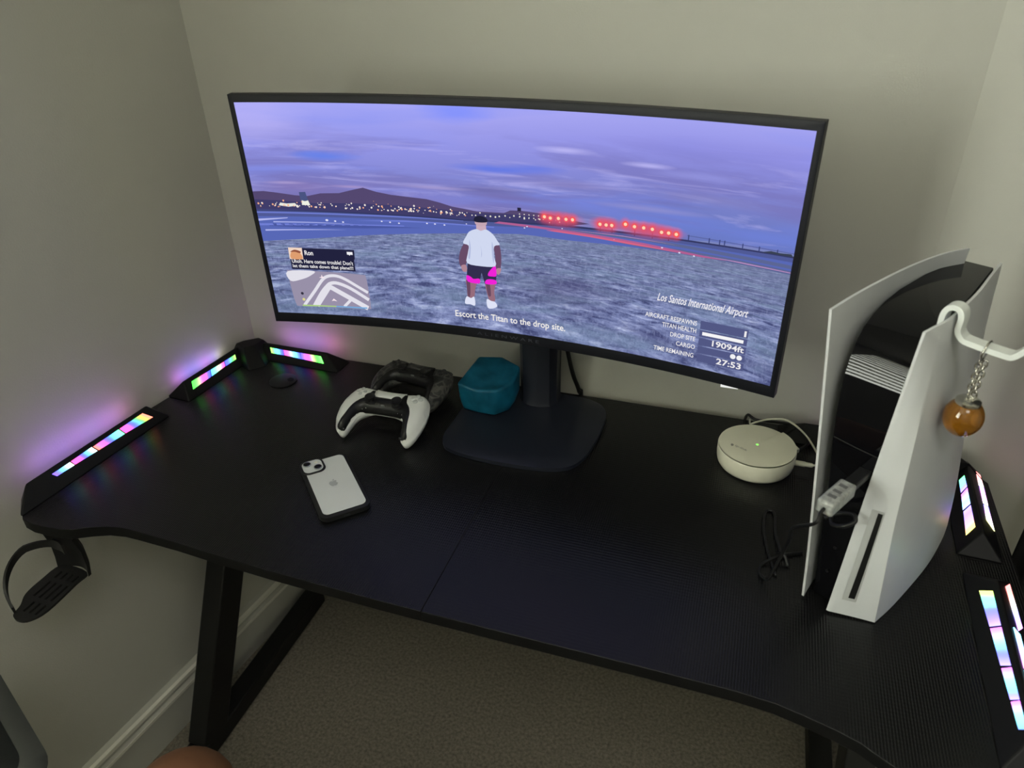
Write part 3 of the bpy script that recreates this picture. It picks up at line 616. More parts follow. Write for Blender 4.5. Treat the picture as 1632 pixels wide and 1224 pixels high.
ink('figure_leg', [cr([(41.9, 25), (44.0, 25), (43.6, 20), (43.2, 15.5), (42.0, 15.2), (41.9, 20)], 4), cr([(45.8, 25), (47.8, 25), (47.5, 20), (47.6, 15.5), (46.5, 15.0), (45.9, 20)], 4)], SK, 5)
ink('figure_leg_shade', [cr([(41.9, 24), (42.6, 24), (42.5, 17), (42.0, 16)], 4), cr([(45.9, 24), (46.6, 24), (46.8, 18), (46.2, 18)], 4)], (104, 74, 96), 6)
ink('figure_shoe', [cr([(41.3, 12.4), (41.7, 16.0), (42.6, 15.4), (43.3, 16.2), (43.4, 11.9), (42.4, 12.2)], 4), cr([(46.0, 11.6), (45.9, 15.8), (46.8, 15.2), (47.6, 14.8), (48.0, 12.8), (47.0, 11.4)], 4)], (222, 226, 246), 6)
ink('figure_shorts', [[(42.4, 33), (47.9, 33), (48.1, 28), (47.9, 23.8), (45.7, 23.2), (45.1, 28.6), (44.5, 23.0), (42.0, 23.8), (42.1, 28)]], DRK, 7)
ink('figure_shorts_pink', [cr([(42.0, 26.6), (42.8, 26.2), (43.4, 25.2), (44.6, 25.6), (44.5, 23.2), (42.2, 23.6)], 3), cr([(46.6, 29.4), (47.5, 32), (48.0, 32.6), (48.1, 28), (47.2, 27.4), (46.4, 27.6)], 3), cr([(46.0, 25.4), (47, 26.0), (48, 25.6), (47.9, 23.8), (45.8, 23.4)], 3)], PNK, 8)
ink('figure_shirt', [cr([(44.5, 49.0), (45.4, 48.4), (46.5, 49.2), (47.8, 47.2), (48.5, 44.8), (49.0, 42.8), (47.9, 41.8), (47.8, 37), (48.0, 32.6), (45.2, 31.8), (42.3, 32.6), (42.5, 37), (42.8, 41), (41.7, 42.0), (42.4, 45.2), (43.1, 47.6)], 3)], SHT, 9)
ink('figure_shirt_fold', [cr([(43.0, 44), (43.2, 40), (42.9, 35), (42.6, 35.5), (42.9, 40)], 3), cr([(47.5, 44), (47.4, 39), (47.6, 34), (47.8, 36), (47.8, 40)], 3), cr([(45.2, 42), (45.4, 38), (45.2, 36), (45.3, 39)], 3)], (178, 188, 222), 10)
# captions
write('Escort the Titan to the drop site.', 39.1, 61.8, 4.2, 8.4, (244, 240, 236), bold=.012)
write('Los Santos International Airport', 78.9, 94.6, 26.6, 31.2, (240, 238, 244), shear=.38, bold=.012)
write('AIRCRAFT RESPAWNS', 77.0, 86.3, 19.6, 21.7); write('TITAN HEALTH', 80.2, 86.3, 16.2, 18.3); write('DROP SITE', 81.8, 86.3, 12.4, 14.5)
write('CARGO', 83.0, 86.4, 8.7, 10.8); write('TIME REMAINING', 79.0, 86.3, 4.6, 6.7)
ink('value_bar_back', [[(86.9, 18.5), (95.1, 18.7), (95.1, 22.5), (86.9, 22.3)], [(86.9, 15.0), (95.1, 15.2), (95.1, 18.3), (86.9, 18.1)], [(86.9, 11.1), (95.1, 11.3), (95.1, 14.6), (86.9, 14.4)], [(86.9, 7.4), (95.1, 7.6), (95.1, 10.8), (86.9, 10.6)], [(86.9, 3.4), (95.1, 3.6), (95.1, 7.1), (86.9, 6.9)]], (82, 88, 132), 5)
ink('health_bar', [[(87.4, 15.9), (94.5, 16.1), (94.5, 17.6), (87.4, 17.4)]], (244, 244, 246), 7)
write('1', 94.45, 94.8, 19.2, 21.8); write('19094ft', 89.3, 94.8, 11.8, 14.5, bold=.02); write('27:53', 90.4, 94.7, 4.1, 6.9, bold=.02)
dots('cargo_mark', [(93.1, 9.3, 1), (94.2, 9.3, 1)], (240, 240, 244), 7, .48, n=14)
# message box and minimap
ink('message_box', [[(5.0, 23.6), (18.6, 23.9), (18.6, 30.0), (5.0, 29.6)], [(7.8, 29.6), (18.8, 29.9), (18.9, 34.6), (7.8, 34.5)]], (34, 34, 62), 5)
ink('message_portrait', [[(4.9, 28.8), (7.8, 28.8), (7.9, 34.6), (5.0, 34.6)]], (240, 214, 196), 6)
ink('portrait_patch', [cr([(5.3, 29.0), (5.4, 32.0), (6.4, 32.8), (7.4, 31.8), (7.6, 29.0)], 4)], (222, 158, 112), 7)
ink('portrait_shade', [cr([(5.3, 32.4), (6.3, 33.6), (7.5, 32.8), (7.3, 31.9), (6.3, 32.5)], 4)], (146, 84, 62), 8)
write('Ron', 8.3, 10.1, 31.0, 33.4, bold=.02); write("Uhoh. Here comes trouble! Don't", 5.3, 18.3, 26.9, 28.9, bold=.015); write('let them take down that plane!!!', 5.3, 18.2, 24.1, 26.3, bold=.015)
ink('speech_icon', [[(17.3, 32.2), (17.3, 33.6), (18.5, 33.6), (18.5, 32.2), (17.9, 32.2), (17.9, 31.7), (17.6, 32.2)]], (238, 238, 242), 7)
ink('minimap', [cr([(3.9, 22.0), (4.4, 23.0), (12, 22.9), (19.6, 22.4), (20.6, 21.2), (20.8, 13), (20.8, 6.0), (20.0, 4.4), (12, 4.2), (5.4, 4.0), (4.4, 5.2), (4.0, 13)], 3)], (152, 144, 168), 5)
def band(path, w): 
    L, Rr = [], []
    for i, p in enumerate(path):
        a = Vector(path[max(i-1, 0)]); b = Vector(path[min(i+1, len(path)-1)]); d = (b-a); d = Vector((d.x*2.37, d.y)).normalized(); n = Vector((-d.y/2.37, d.x))*w
        L.append((p[0]+n.x, p[1]+n.y)); Rr.append((p[0]-n.x, p[1]-n.y))
    return L+Rr[::-1]
ink('minimap_road', [band(cr([(6.2, 4.6), (9.0, 12.5), (11.0, 18.4), (12.4, 20.6), (14.2, 21.0), (16.0, 19.6), (18.6, 16.0), (20.6, 13.2)], 4, False), .75)], (226, 224, 234), 6, step=(1.5, 3))
ink('minimap_road_inner', [band(cr([(8.4, 4.6), (10.4, 11.5), (11.8, 15.2), (12.8, 17.0), (14.4, 17.2), (17, 14.8), (20.6, 9.4)], 4, False), .85)], (226, 224, 234), 7, step=(1.5, 3))
ink('minimap_road_cross', [band([(12.2, 15.6), (15, 11.8), (20.2, 4.9)], 1.25), band([(15.0, 5.0), (17.0, 9.6)], .7), band([(9.0, 4.6), (12.2, 14.6)], 1.1)], (226, 224, 234), 8, step=(1.5, 3))
ink('minimap_apron', [cr([(3.9, 22.4), (9.6, 23.0), (8.6, 20.4), (6.6, 18.4), (4.2, 17.4)], 4)], (226, 224, 234), 7, step=(1.5, 3))
ink('minimap_health', [[(5.8, 4.1), (13.2, 4.5), (13.2, 5.1), (5.8, 4.9)]], (168, 206, 130), 9); ink('minimap_armour', [[(13.2, 4.5), (20.0, 4.6), (20.0, 5.3), (13.2, 5.1)]], (112, 170, 222), 9)
dots('minimap_marker', [(6.2, 11.0, 1)], (52, 50, 66), 9, .32, n=10); dots('minimap_house', [(6.3, 7.8, 1)], (220, 214, 140), 9, .36, n=5)
ink('minimap_arrow', [[(12.4, 7.6), (12.9, 9.0), (13.6, 7.6), (12.9, 7.9)], [(11.0, 20.2), (11.15, 21.4), (11.3, 20.2), (11.9, 19.8), (11.2, 19.6), (10.5, 19.8)]], (250, 232, 238), 9)
# bezel lettering, status light, stand
v, f = text_mesh('A L I E N W A R E', 0, .0)
G().add([MP(-.052+.104*a, -.1760+.0052*b, -.0018) for a, b in v], f).o('bezel_lettering', mat('bezel_print', (74, 76, 88), .4), bz)
a0 = MP(.345, -MH/2, .006); G().box(a0.x-.012, a0.x+.012, a0.y-.004, a0.y+.002, a0.z-.004, a0.z+.0005).o('power_light', emat('power_light_glow', (235, 235, 232), 1.0), bz)
foot = cr([(-.100, -.247), (-.085, -.259), (-.054, -.267), (.002, -.271), (.055, -.269), (.085, -.265), (.109, -.257), (.126, -.242), (.138, -.210), (.144, -.166), (.146, -.116), (.144, -.086), (.133, -.061), (.111, -.046), (.080, -.040), (0, -.040), (-.08, -.044), (-.105, -.065), (-.109, -.12), (-.109, -.18), (-.109, -.221)], 4)
g = pillow(foot, .02, lambda x, y, d: ZD+.0105-(max(0, 1-d/.004)**2)*.003, lambda x, y, d: ZD+.0004)
g.o('stand_foot', navy_m, mon, auto=50)
rows = []
for z, sx, sy in ((ZD+.0100, .036, .032), (ZD+.016, .0335, .030), (.80, .0335, .030), (.90, .0345, .031), (1.14, .034, .030)):
    rows.append([(.017+sx*a, -.066+sy*b, z) for a, b in ((-1, .6), (-1, -.35), (-.72, -.85), (-.25, -1.05), (.25, -1.05), (.72, -.85), (1, -.35), (1, .6), (.6, 1), (-.6, 1))])
g = G().grid(rows, close_u=True); n = len(rows); g.f += [list(range(10))[::-1], [10*(n-1)+k for k in range(10)]]
g.o('stand_column', navy_m, mon, auto=28)
g = G().lathe([(.0005, -.131), (.045, -.131), (.05, -.127), (.05, -.092), (.001, -.092)], 24, (.012, 0, 1.10), 'y'); g.o('mount_plate', navy_m, mon, auto=40)

# ---------------------------------------------------------------- game console
PA = math.radians(60); PD = Vector((math.cos(PA), math.sin(PA), 0)); PR = Vector((math.sin(PA), -math.cos(PA), 0)); PO = Vector((.51, -.43, ZD))
def P5(r, d, h): return PO+PR*r+PD*d+Vector((0, 0, h))
con = thing('game_console', tuple(P5(-.01, .12, 0)), 'tall white and glossy black game console standing upright at the right', 'console')
def lerp_table(tab, nr, nc):
    """tab rows of (r, d, h) control points -> smooth dense grid"""
    def crow(row, n):
        out = []; m = len(row)
        for i in range(n+1):
            t = i/n*(m-1); k = min(int(t), m-2); t -= k
            g = lambda j: Vector(row[min(max(j, 0), m-1)])
            p0, p1, p2, p3 = g(k-1), g(k), g(k+1), g(k+2)
            out.append(.5*((2*p1)+(p2-p0)*t+(2*p0-5*p1+4*p2-p3)*t*t+(3*p1-p0-3*p2+p3)*t**3))
        return out
    a = [crow(r, nc) for r in tab]
    cols = [crow([a[i][j] for i in range(len(a))], nr) for j in range(nc+1)]
    return [[cols[j][i] for j in range(nc+1)] for i in range(nr+1)]
def plate(tab, th, name, nr=20, nc=24, fold=0):
    if fold:
        A_ = lerp_table([r[:fold+1] for r in tab], nr, 8); B_ = lerp_table([r[fold:] for r in tab], nr, nc); gd = [a+b[1:] for a, b in zip(A_, B_)]
    else: gd = lerp_table(tab, nr, nc)
    rows = [[P5(*p) for p in r] for r in gd]
    o = G().slab(rows, PR*th).o(name, white_p, con, auto=30); return o
# right cover: front edge, facet fold, side, rear edge
rt = [[(-.004, -.014, .004), (.020, .0, .003), (.0425, .012, .002), (.0455, .06, .0015), (.0455, .150, .003), (.041, .205, .012), (.038, .222, .028)],
      [(-.003, -.008, .07), (.019, .001, .07), (.0385, .008, .07), (.043, .06, .07), (.042, .14, .07), (.034, .21, .075), (.029, .238, .08)],
      [(-.001, -.004, .155), (.017, .001, .155), (.0325, .006, .155), (.0375, .06, .155), (.034, .14, .155), (.023, .21, .155), (.017, .244, .155)],
      [(.001, .0, .235), (.014, .004, .235), (.0265, .012, .235), (.030, .06, .235), (.024, .14, .235), (.012, .21, .235), (.005, .250, .235)],
      [(.004, .002, .315), (.012, .009, .315), (.019, .022, .315), (.021, .06, .315), (.013, .14, .315), (.002, .21, .315), (-.005, .258, .315)],
      [(.007, .004, .388), (.010, .018, .390), (.012, .034, .390), (.012, .06, .389), (.006, .14, .387), (-.004, .21, .384), (-.013, .274, .380)]]
cr_ = plate(rt, -.0028, 'right_cover', fold=2)
lt = [[(-.040, -.014, .004), (-.046, .02, .002), (-.050, .08, .002), (-.052, .15, .003), (-.050, .21, .012), (-.047, .23, .028)],
      [(-.0475, -.011, .07), (-.053, .03, .07), (-.058, .08, .07), (-.060, .15, .07), (-.056, .21, .07), (-.052, .238, .078)],
      [(-.0575, -.010, .155), (-.063, .03, .155), (-.068, .08, .155), (-.068, .15, .155), (-.062, .21, .155), (-.055, .244, .155)],
      [(-.067, -.010, .235), (-.071, .03, .235), (-.074, .08, .235), (-.073, .15, .235), (-.066, .21, .235), (-.056, .250, .235)],
      [(-.0765, -.010, .315), (-.078, .03, .315), (-.079, .08, .315), (-.076, .15, .315), (-.067, .21, .315), (-.054, .253, .315)],
      [(-.0860, -.009, .387), (-.0835, .03, .3905), (-.080, .08, .393), (-.0735, .15, .395), (-.063, .21, .396), (-.049, .252, .396)]]
plate(lt, .0030, 'left_cover')
# glossy body between the covers
path = [(.006, .002, -.034, -.006), (.005, .07, -.040, -.006), (.004, .155, -.046, -.005), (.003, .225, -.054, -.003), (.0035, .262, -.058, -.001), (.0060, .287, -.060, .0005), (.0105, .310, -.062, .001), (.0170, .329, -.063, .001), (.0265, .346, -.064, .001), (.039, .357, -.065, .0015), (.058, .366, -.066, .002), (.085, .372, -.067, .001), (.12, .376, -.067, -.001), (.18, .378, -.064, -.007), (.262, .376, -.055, -.018), (.266, .372, -.054, -.018), (.262, .25, -.054, -.006), (.245, .10, -.050, .012), (.225, .012, -.045, .02), (.15, .002, -.045, .02)]
rows = []
for k, (d, h, a, b) in enumerate(path): rows.append([P5(a+(b-a)*j/6, d, h) for j in range(7)])
n = len(rows); g = G().grid(rows+[rows[0]]); g.f.append([i*7 for i in range(n)]); g.f.append([i*7+6 for i in range(n)][::-1])
body = g.o('body', gloss_m, con, auto=34)
# thin seam lines of the body
G().tube([P5(-.054, .0015, .235), P5(-.03, .0015, .233), (P5(-.004, .0015, .232))], .0006, 6, smooth=0).o('seam', plast_m, body)
# disc slot in the facet; its shaded recess is a grey strip laid on
def facet(t, h): 
    k = h/.155
    a = Vector((-.003-.001+.003*k, -.014+.010*k, h)); b = Vector((.0425-.010*k, .012-.006*k, h)); m = Vector((.020-.003*k, .0+.001*k, h))
    return a.lerp(m, t*2) if t < .5 else m.lerp(b, t*2-1)
def facet_strip(name, t0a, t0b, t1a, t1b, h0, h1, m, out, par):
    rows = []
    for i in range(9):
        k = i/8; h = h0+(h1-h0)*k
        rows.append([P5(*facet(t0a+(t1a-t0a)*k+((t0b+(t1b-t0b)*k)-(t0a+(t1a-t0a)*k))*j/3, h))-PD*out for j in range(4)])
    return G().slab(rows, PD*.0012).o(name, m, par)
facet_strip('slot_recess', .20, .49, .24, .61, .028, .168, mat('slot_recess_shade', (176, 178, 178), .45), .0012, cr_)
facet_strip('disc_slot', .32, .46, .44, .585, .033, .1655, mat('slot_dark', (4, 4, 5), .6), .0018, cr_)
for r_, h_ in ((-.024, .045), (-.022, .085)): G().lathe([(.002, -.001), (.002, .001)], 10, (0, 0, 0), 'y').tf(Matrix.Translation(P5(r_, .0045, h_))).o('button', plast_m, body)

# wireless adapter plug in the front port, with its cable
usb = thing('usb_plug', tuple(P5(-.018, -.03, .195)), 'clear tagged plug on a black adapter in the console front', 'plug')
A, B = P5(-.012, .004, .207), P5(-.012, -.088, .207)
def stick(p, q, w, h, m, name, par, bw=.0015):
    p, q = Vector(p), Vector(q); d = (q-p).normalized(); s = d.cross(Vector((0, 0, 1))).normalized(); u = s.cross(d)
    vs = [e+s*a*w/2+u*b*h/2 for e in (p, q) for a, b in ((-1, -1), (1, -1), (1, 1), (-1, 1))]
    return bev(obj(name, vs, [(0, 3, 2, 1), (4, 5, 6, 7), (0, 1, 5, 4), (1, 2, 6, 5), (2, 3, 7, 6), (3, 0, 4, 7)], m, par), bw)
stick(A, A.lerp(B, .46), .014, .009, plast_m, 'adapter', usb)
tagm = mat('clear_plastic', (150, 152, 150), .3, var=.3, vscale=200)
tg = stick(A.lerp(B, .44), B, .019, .017, tagm, 'plug_housing', usb, .003)
for k in (.56, .70, .82):
    p = A.lerp(B, k)+Vector((0, 0, .0088)); stick(p, p-PD*.005, .009, .0006, mat('tag_print', (92, 92, 94), .5), 'label_mark', tg, .0001)
G().tube([B+PD*.004, B-PD*.006+Vector((0, 0, -.002)), B-PD*.014+Vector((0, 0, -.012)), P5(-.045, -.075, .15), P5(-.060, -.04, .10), P5(-.072, -.03, .05), P5(-.080, -.03, .012), P5(-.095, -.02, .004)], .0019, 8).o('cord', cable_m, usb, smooth=True)
usb_c = tag(G().tube([(.437, -.395, .7424), (.425, -.350, .7424), (.418, -.300, .7424), (.421, -.265, .7424), (.432, -.268, .7424), (.434, -.31, .7430), (.441, -.352, .7430), (.432, -.392, .7424), (.419, -.402, .7424), (.417, -.382, .7424), (.433, -.366, .7460), (.452, -.350, .7440), (.470, -.340, .7424)], .0019, 8).o('coiled_cable', cable_m, None, True), 'thin black cable lying in a loose coil left of the console', 'cable')
tie = tag(G().tube([(.437, -.352, .7426), (.445, -.362, .752), (.452, -.372, .7426)], .0024, 8).o('cable_tie', cable_m, None, True), 'black tie loop around the coiled cable beside the console', 'cable tie')
cbl = tag(G().tube([P5(-.030, -.014, .145), P5(-.022, -.026, .142), P5(-.008, -.030, .150), P5(.0, -.022, .157), P5(-.006, -.016, .160), P5(-.022, -.013, .150), P5(-.034, -.020, .140)], .0026, 8).o('cable_wrap', cable_m, None, True), 'black cable loop hanging against the console front', 'cable')

# hook over the right cover and the key ring hanging from it
hook_m = mat('milky_plastic', (232, 236, 233), .3, trans=.1)
hk = [(.0015, .376), (.0015, .388), (.0045, .3955), (.0105, .398), (.0165, .3955), (.0190, .388), (.0190, .3755), (.0235, .3685), (.032, .3655), (.066, .3640), (.074, .3665), (.082, .377)]
hs = []
pp = cr(hk, 4, False)
rows = []
for i, (r, h) in enumerate(pp):
    a = Vector(pp[max(i-1, 0)]); b = Vector(pp[min(i+1, len(pp)-1)]); d = (b-a).normalized(); nrm = Vector((-d.y, d.x))*.0029
    rows.append([P5(r+s*nrm.x, .066+y, h+s*nrm.y) for s, y in ((-1, -.008), (1, -.008), (1, .008), (-1, .008))])
g = G().grid(rows, close_u=True); g.f += [[3, 2, 1, 0], [4*(len(rows)-1)+k for k in range(4)]]
tag(bev(g.o('plastic_hook', hook_m), .0012, 2), 'milky white plastic hook hung over the console cover', 'hook')
KR = .0475; KD = .066
key = thing('key_ring', tuple(P5(KR, KD, .30)), 'amber glass bauble on a silver chain hanging from the white hook', 'keychain')
g = G().tube([P5(KR+.0025*math.sin(a)*.4, KD+.0108*math.cos(a), .3605+.0108*math.sin(a)) for a in [2*math.pi*k/16 for k in range(16)]], .0011, 8, closed=True, smooth=0); g.o('split_ring', silver, key, True)
for strand, dx in ((0, -.0022), (1, .0028)):
    for k in range(7):
        z = .3475-k*.0061-.001*strand; c_ = P5(KR+dx, KD, z); ax = PR if (k+strand) % 2 else PD
        pts = [c_+ax*.0026*math.cos(a)+Vector((0, 0, .0044*math.sin(a))) for a in [2*math.pi*j/10 for j in range(10)]]
        G().tube(pts, .00095, 6, closed=True, smooth=0).o('chain_link', silver, key, True)
bc = P5(KR, KD, .2810)
prof = [(.0005, -.0222)]+[(.0198*math.cos(a), .0222*math.sin(a)) for a in [math.radians(k) for k in range(-82, 72, 7)]]+[(.006, .0214), (.0005, .0215)]
bm_ = mat('amber_glass', (158, 104, 22), .06, trans=.6, ior=1.4, coat=.5)
bb = G().lathe(prof, 32, bc).o('bauble', bm_, key, True)
G().lathe([(.0122, .0160), (.0126, .0170), (.0122, .0208), (.009, .0232), (.0035, .0242), (.0005, .0245)], 28, bc).o('cap', silver, key, auto=40)
G().lathe([(.0005, -.0250), (.0022, -.0238), (.0030, -.0220), (.0005, -.0215)], 12, bc).o('stud', silver, bb, True)

# ---------------------------------------------------------------- mesh router
rx, ry = .3986, -.1463
rt_ = thing('wifi_router', (rx, ry, ZD), 'round cream white wifi router with a green light beside the console', 'router')
rows = []; NR = 72; t0 = math.radians(50)
side = [(.052, .0008), (.0555, .002), (.0580, .006), (.0594, .012), (.0600, .018), (.0600, .0325), (.0592, .0338)]
for r, z in side: rows.append([(rx+r*math.cos(t0+2*math.pi*k/NR), ry+r*math.sin(t0+2*math.pi*k/NR), ZD+z) for k in range(NR)])
bs = G().grid(rows, close_u=True); bs.f.append(list(range(NR))[::-1]); bs.o('base_shell', router_m, rt_, auto=40)
rows = []
for r in (.0592, .05, .035, .02, .008, .0003):      # spiral lid: rises round the circle, drops at one radial step
    rows.append([(rx+r*math.cos(t0-2*math.pi*k/NR), ry+r*math.sin(t0-2*math.pi*k/NR), ZD+.0338+.0042*(r/.0592)*(1-k/NR)*(1 if r < .0585 else .8)+.0022*(1-r/.0592)) for k in range(NR+1)])
g = G().grid(rows)
g.add([rows[i][0] for i in range(6)]+[rows[i][NR] for i in range(6)], [(i, i+1, 7+i, 6+i) for i in range(5)])
lid = g.o('lid', router_m, rt_, auto=30)
G().lathe([(.0026, .0352), (.0024, .0362), (.0004, .0364)], 14, (rx, ry, ZD)).o('status_light', emat('green_led', (150, 255, 110), 1.3), rt_, True)
def lidz(x, y):
    r = math.hypot(x, y); k = ((t0-math.atan2(y, x))/(2*math.pi)) % 1
    return ZD+.0338+.0042*(r/.0592)*(1-k)+.0022*(1-r/.0592)
v, f = text_mesh('tp-link', 0, .01)
def rl(a, b):
    c0 = Vector((-.040, -.012)); ex = Vector((math.cos(-.50), math.sin(-.50))); ey = Vector((-ex.y, ex.x)); p = c0+ex*(.006+.021*a)+ey*.0065*b
    return Vector((rx+p.x, ry+p.y, lidz(p.x, p.y)+.0003))
G().add([rl(a, b) for a, b in v], f).o('logo_lettering', mat('grey_print', (150, 148, 138), .5), lid)
G().prism(cr([tuple((Vector((rx-.040, ry-.012))+Vector((x, y)))) for x, y in ((.0, .0015), (.002, .004), (.0045, .002), (.004, -.001), (.0015, -.002))], 3), lidz(-.038, -.011)-.0002, lidz(-.038, -.011)+.0004).o('logo_mark', mat('grey_print2', (150, 148, 138), .5), lid)
wc = thing('power_cord', (rx+.08, ry, ZD), 'white power cord plugged into the round router', 'cord')
wcm = mat('white_cord', (210, 208, 192), .45)
jp = Vector((rx+.0585, ry-.004, ZD+.016))
G().lathe([(.0034, 0), (.0044, .001), (.0044, .016), (.0036, .017), (.0036, .026), (.0025, .028)], 14, tuple(jp), 'x').o('plug', wcm, wc, auto=40)
G().tube([jp+Vector((.027, 0, 0)), (rx+.092, ry+.002, ZD+.014), (rx+.100, ry+.010, ZD+.014), (rx+.095, ry+.035, ZD+.012), (rx+.075, ry+.075, ZD+.020), (rx+.045, ry+.098, ZD+.028), (rx+.015, ry+.104, ZD+.020), (rx-.01, ry+.108, ZD+.004), (rx-.012, ry+.135, ZD-.02), (rx-.012, ry+.138, ZD-.2)], .0017, 8).o('cord', wcm, wc, True)
nc = thing('network_cable', (rx+.08, ry+.05, ZD), 'black network cable rising behind the white router', 'cable')
G().tube([(rx+.050, ry+.030, ZD+.014), (rx+.066, ry+.040, ZD+.013), (rx+.080, ry+.060, ZD+.012), (rx+.085, ry+.09, ZD+.008), (rx+.06, ry+.112, ZD+.012), (rx+.0, ry+.114, ZD+.010), (rx-.02, ry+.132, ZD+.0), (rx-.02, ry+.138, ZD-.1)], .0024, 8).o('cord', cable_m, nc, True)
stick((rx+.046, ry+.027, ZD+.014), (rx+.064, ry+.039, ZD+.0135), .011, .008, router_m, 'plug', nc, .001)
tag(G().tube([(.052, -.032, .87), (.058, -.028, .83), (.066, -.018, .78), (.076, -.008, .74), (.080, -.006, .70), (.08, -.006, .30)], .0042, 8).o('monitor_cable', cable_m, None, True), 'black cable dropping behind the monitor column', 'cable')

# ---------------------------------------------------------------- phone in a case
PHC = Vector((-.2189, -.4012)); PHA = .7812; PHS = .986
M_ph = Matrix.Translation((PHC.x, PHC.y, ZD)) @ Matrix.Rotation(PHA, 4, 'Z') @ Matrix.Scale(PHS, 4)
ph = thing('phone', (PHC.x, PHC.y, ZD), 'white phone in a black bumper case lying face down on the desk', 'phone')
case_m = mat('case_rubber', (20, 20, 22), .5); back_m = mat('phone_back', (214, 217, 216), .22)
g = pillow(rrect(.0775, .1525, .0135, 8), .012, lambda x, y, d: .0118-max(0, 1-d/.0025)**2*.0022, lambda x, y, d: .0003+max(0, 1-d/.002)**2*.0018); g.tf(M_ph).o('case', case_m, ph, auto=50)
wb = rrect(.0665, .1415, .009, 6)
g = G().prism(wb, .0119, .0122).tf(M_ph); bk = g.o('back_glass', back_m, ph)
g = G().prism(rrect(.0385, .0385, .012, 8, -.0195, .0565), .0123, .0142).tf(M_ph); bump = bev(g.o('camera_guard', case_m, ph), .001)
g = G().prism(rrect(.0315, .0315, .0095, 8, -.0195, .0565), .0142, .0146).tf(M_ph); isl = g.o('camera_island', back_m, ph)
lens_m = mat('lens_glass', (10, 10, 14), .08); ring_m = mat('lens_ring', (158, 162, 164), .3, .7)
for lx, ly in ((-.0268, .0635), (-.0122, .0495)):
    G().lathe([(.0068, .0146), (.0068, .0160), (.0058, .0163), (.0004, .0163)], 24, (lx, ly, 0)).tf(M_ph).o('lens_ring', ring_m, isl, auto=40)
    G().lathe([(.0056, .0163), (.0052, .0166), (.0004, .0166)], 24, (lx, ly, 0)).tf(M_ph).o('lens', lens_m, isl, auto=40)
G().lathe([(.0028, .0146), (.0026, .0149), (.0004, .0149)], 14, (-.0122, .0638, 0)).tf(M_ph).o('flash', mat('flash_lens', (226, 224, 208), .3), isl)
ap = [(0, -.0062), (.0018, -.0068), (.0036, -.0064), (.0054, -.0040), (.0064, -.0018), (.0050, -.0004), (.0046, .0016), (.0050, .0032), (.0058, .0040), (.0044, .0056), (.0022, .0058), (0, .0050), (-.0022, .0058), (-.0046, .0054), (-.0064, .0028), (-.0066, -.0004), (-.0054, -.0040), (-.0036, -.0064), (-.0018, -.0068)]
lg = G().prism(cr(ap, 3), .01221, .01232); lg.prism(cr([(.0002, .0062), (.0004, .0086), (.0026, .0102), (.0026, .0080)], 3), .01221, .01232); lg.tf(M_ph).o('logo_mark', mat('logo_silver', (176, 180, 180), .25), bk)
G().box(-.0048, .0048, -.0772, -.0760, .0040, .0068).tf(M_ph).o('charging_port', mat('port_dark', (36, 36, 40), .4), ph)

# ---------------------------------------------------------------- controllers
def mirror(P): return P+[(-x, y) for x, y in reversed(P) if abs(x) > 1e-6]
OUT = mirror([(0, 33), (20, 34), (34, 36), (52, 38.5), (64, 36), (73, 27), (79, 10), (82, -10), (81, -32), (77, -50), (71, -62), (63, -68), (55, -66), (50.5, -56), (47, -42), (43, -28), (37, -19), (27, -15), (0, -14)])
BLK = mirror([(0, 9), (22, 9), (26.5, 14), (29, 24), (33, 27), (36, 20), (40, 6), (49, -5), (56, -20), (60, -40), (64, -56), (66, -63), (59, -66.5), (53, -61), (50, -48), (46.5, -33), (40, -21), (28, -16), (0, -15)])
PAD = mirror([(0, 33.2), (24, 34), (28, 33), (27, 22), (24, 11.5), (20, 10), (0, 10)])
def cr_out(P, n=3): return cr(P, n)
def zc(y): return -.0028*max(0, -y-5)**2      # grips droop
OUTC = cr_out(OUT)
def ztop(x, y, d=None):
    if d is None: d = pdist(x, y, OUTC) if inside(x, y, OUTC) else 0
    k = min(d/17, 1); return zc(y)+17*math.sqrt(max(0, 1-(1-k)**2))
def zbot(x, y, d):
    k = min(d/18, 1); deep = 16+(8 if abs(x) > 40 else 8*max(0, (abs(x)-20)/20))
    return zc(y)-deep*math.sqrt(max(0, 1-(1-k)**2))
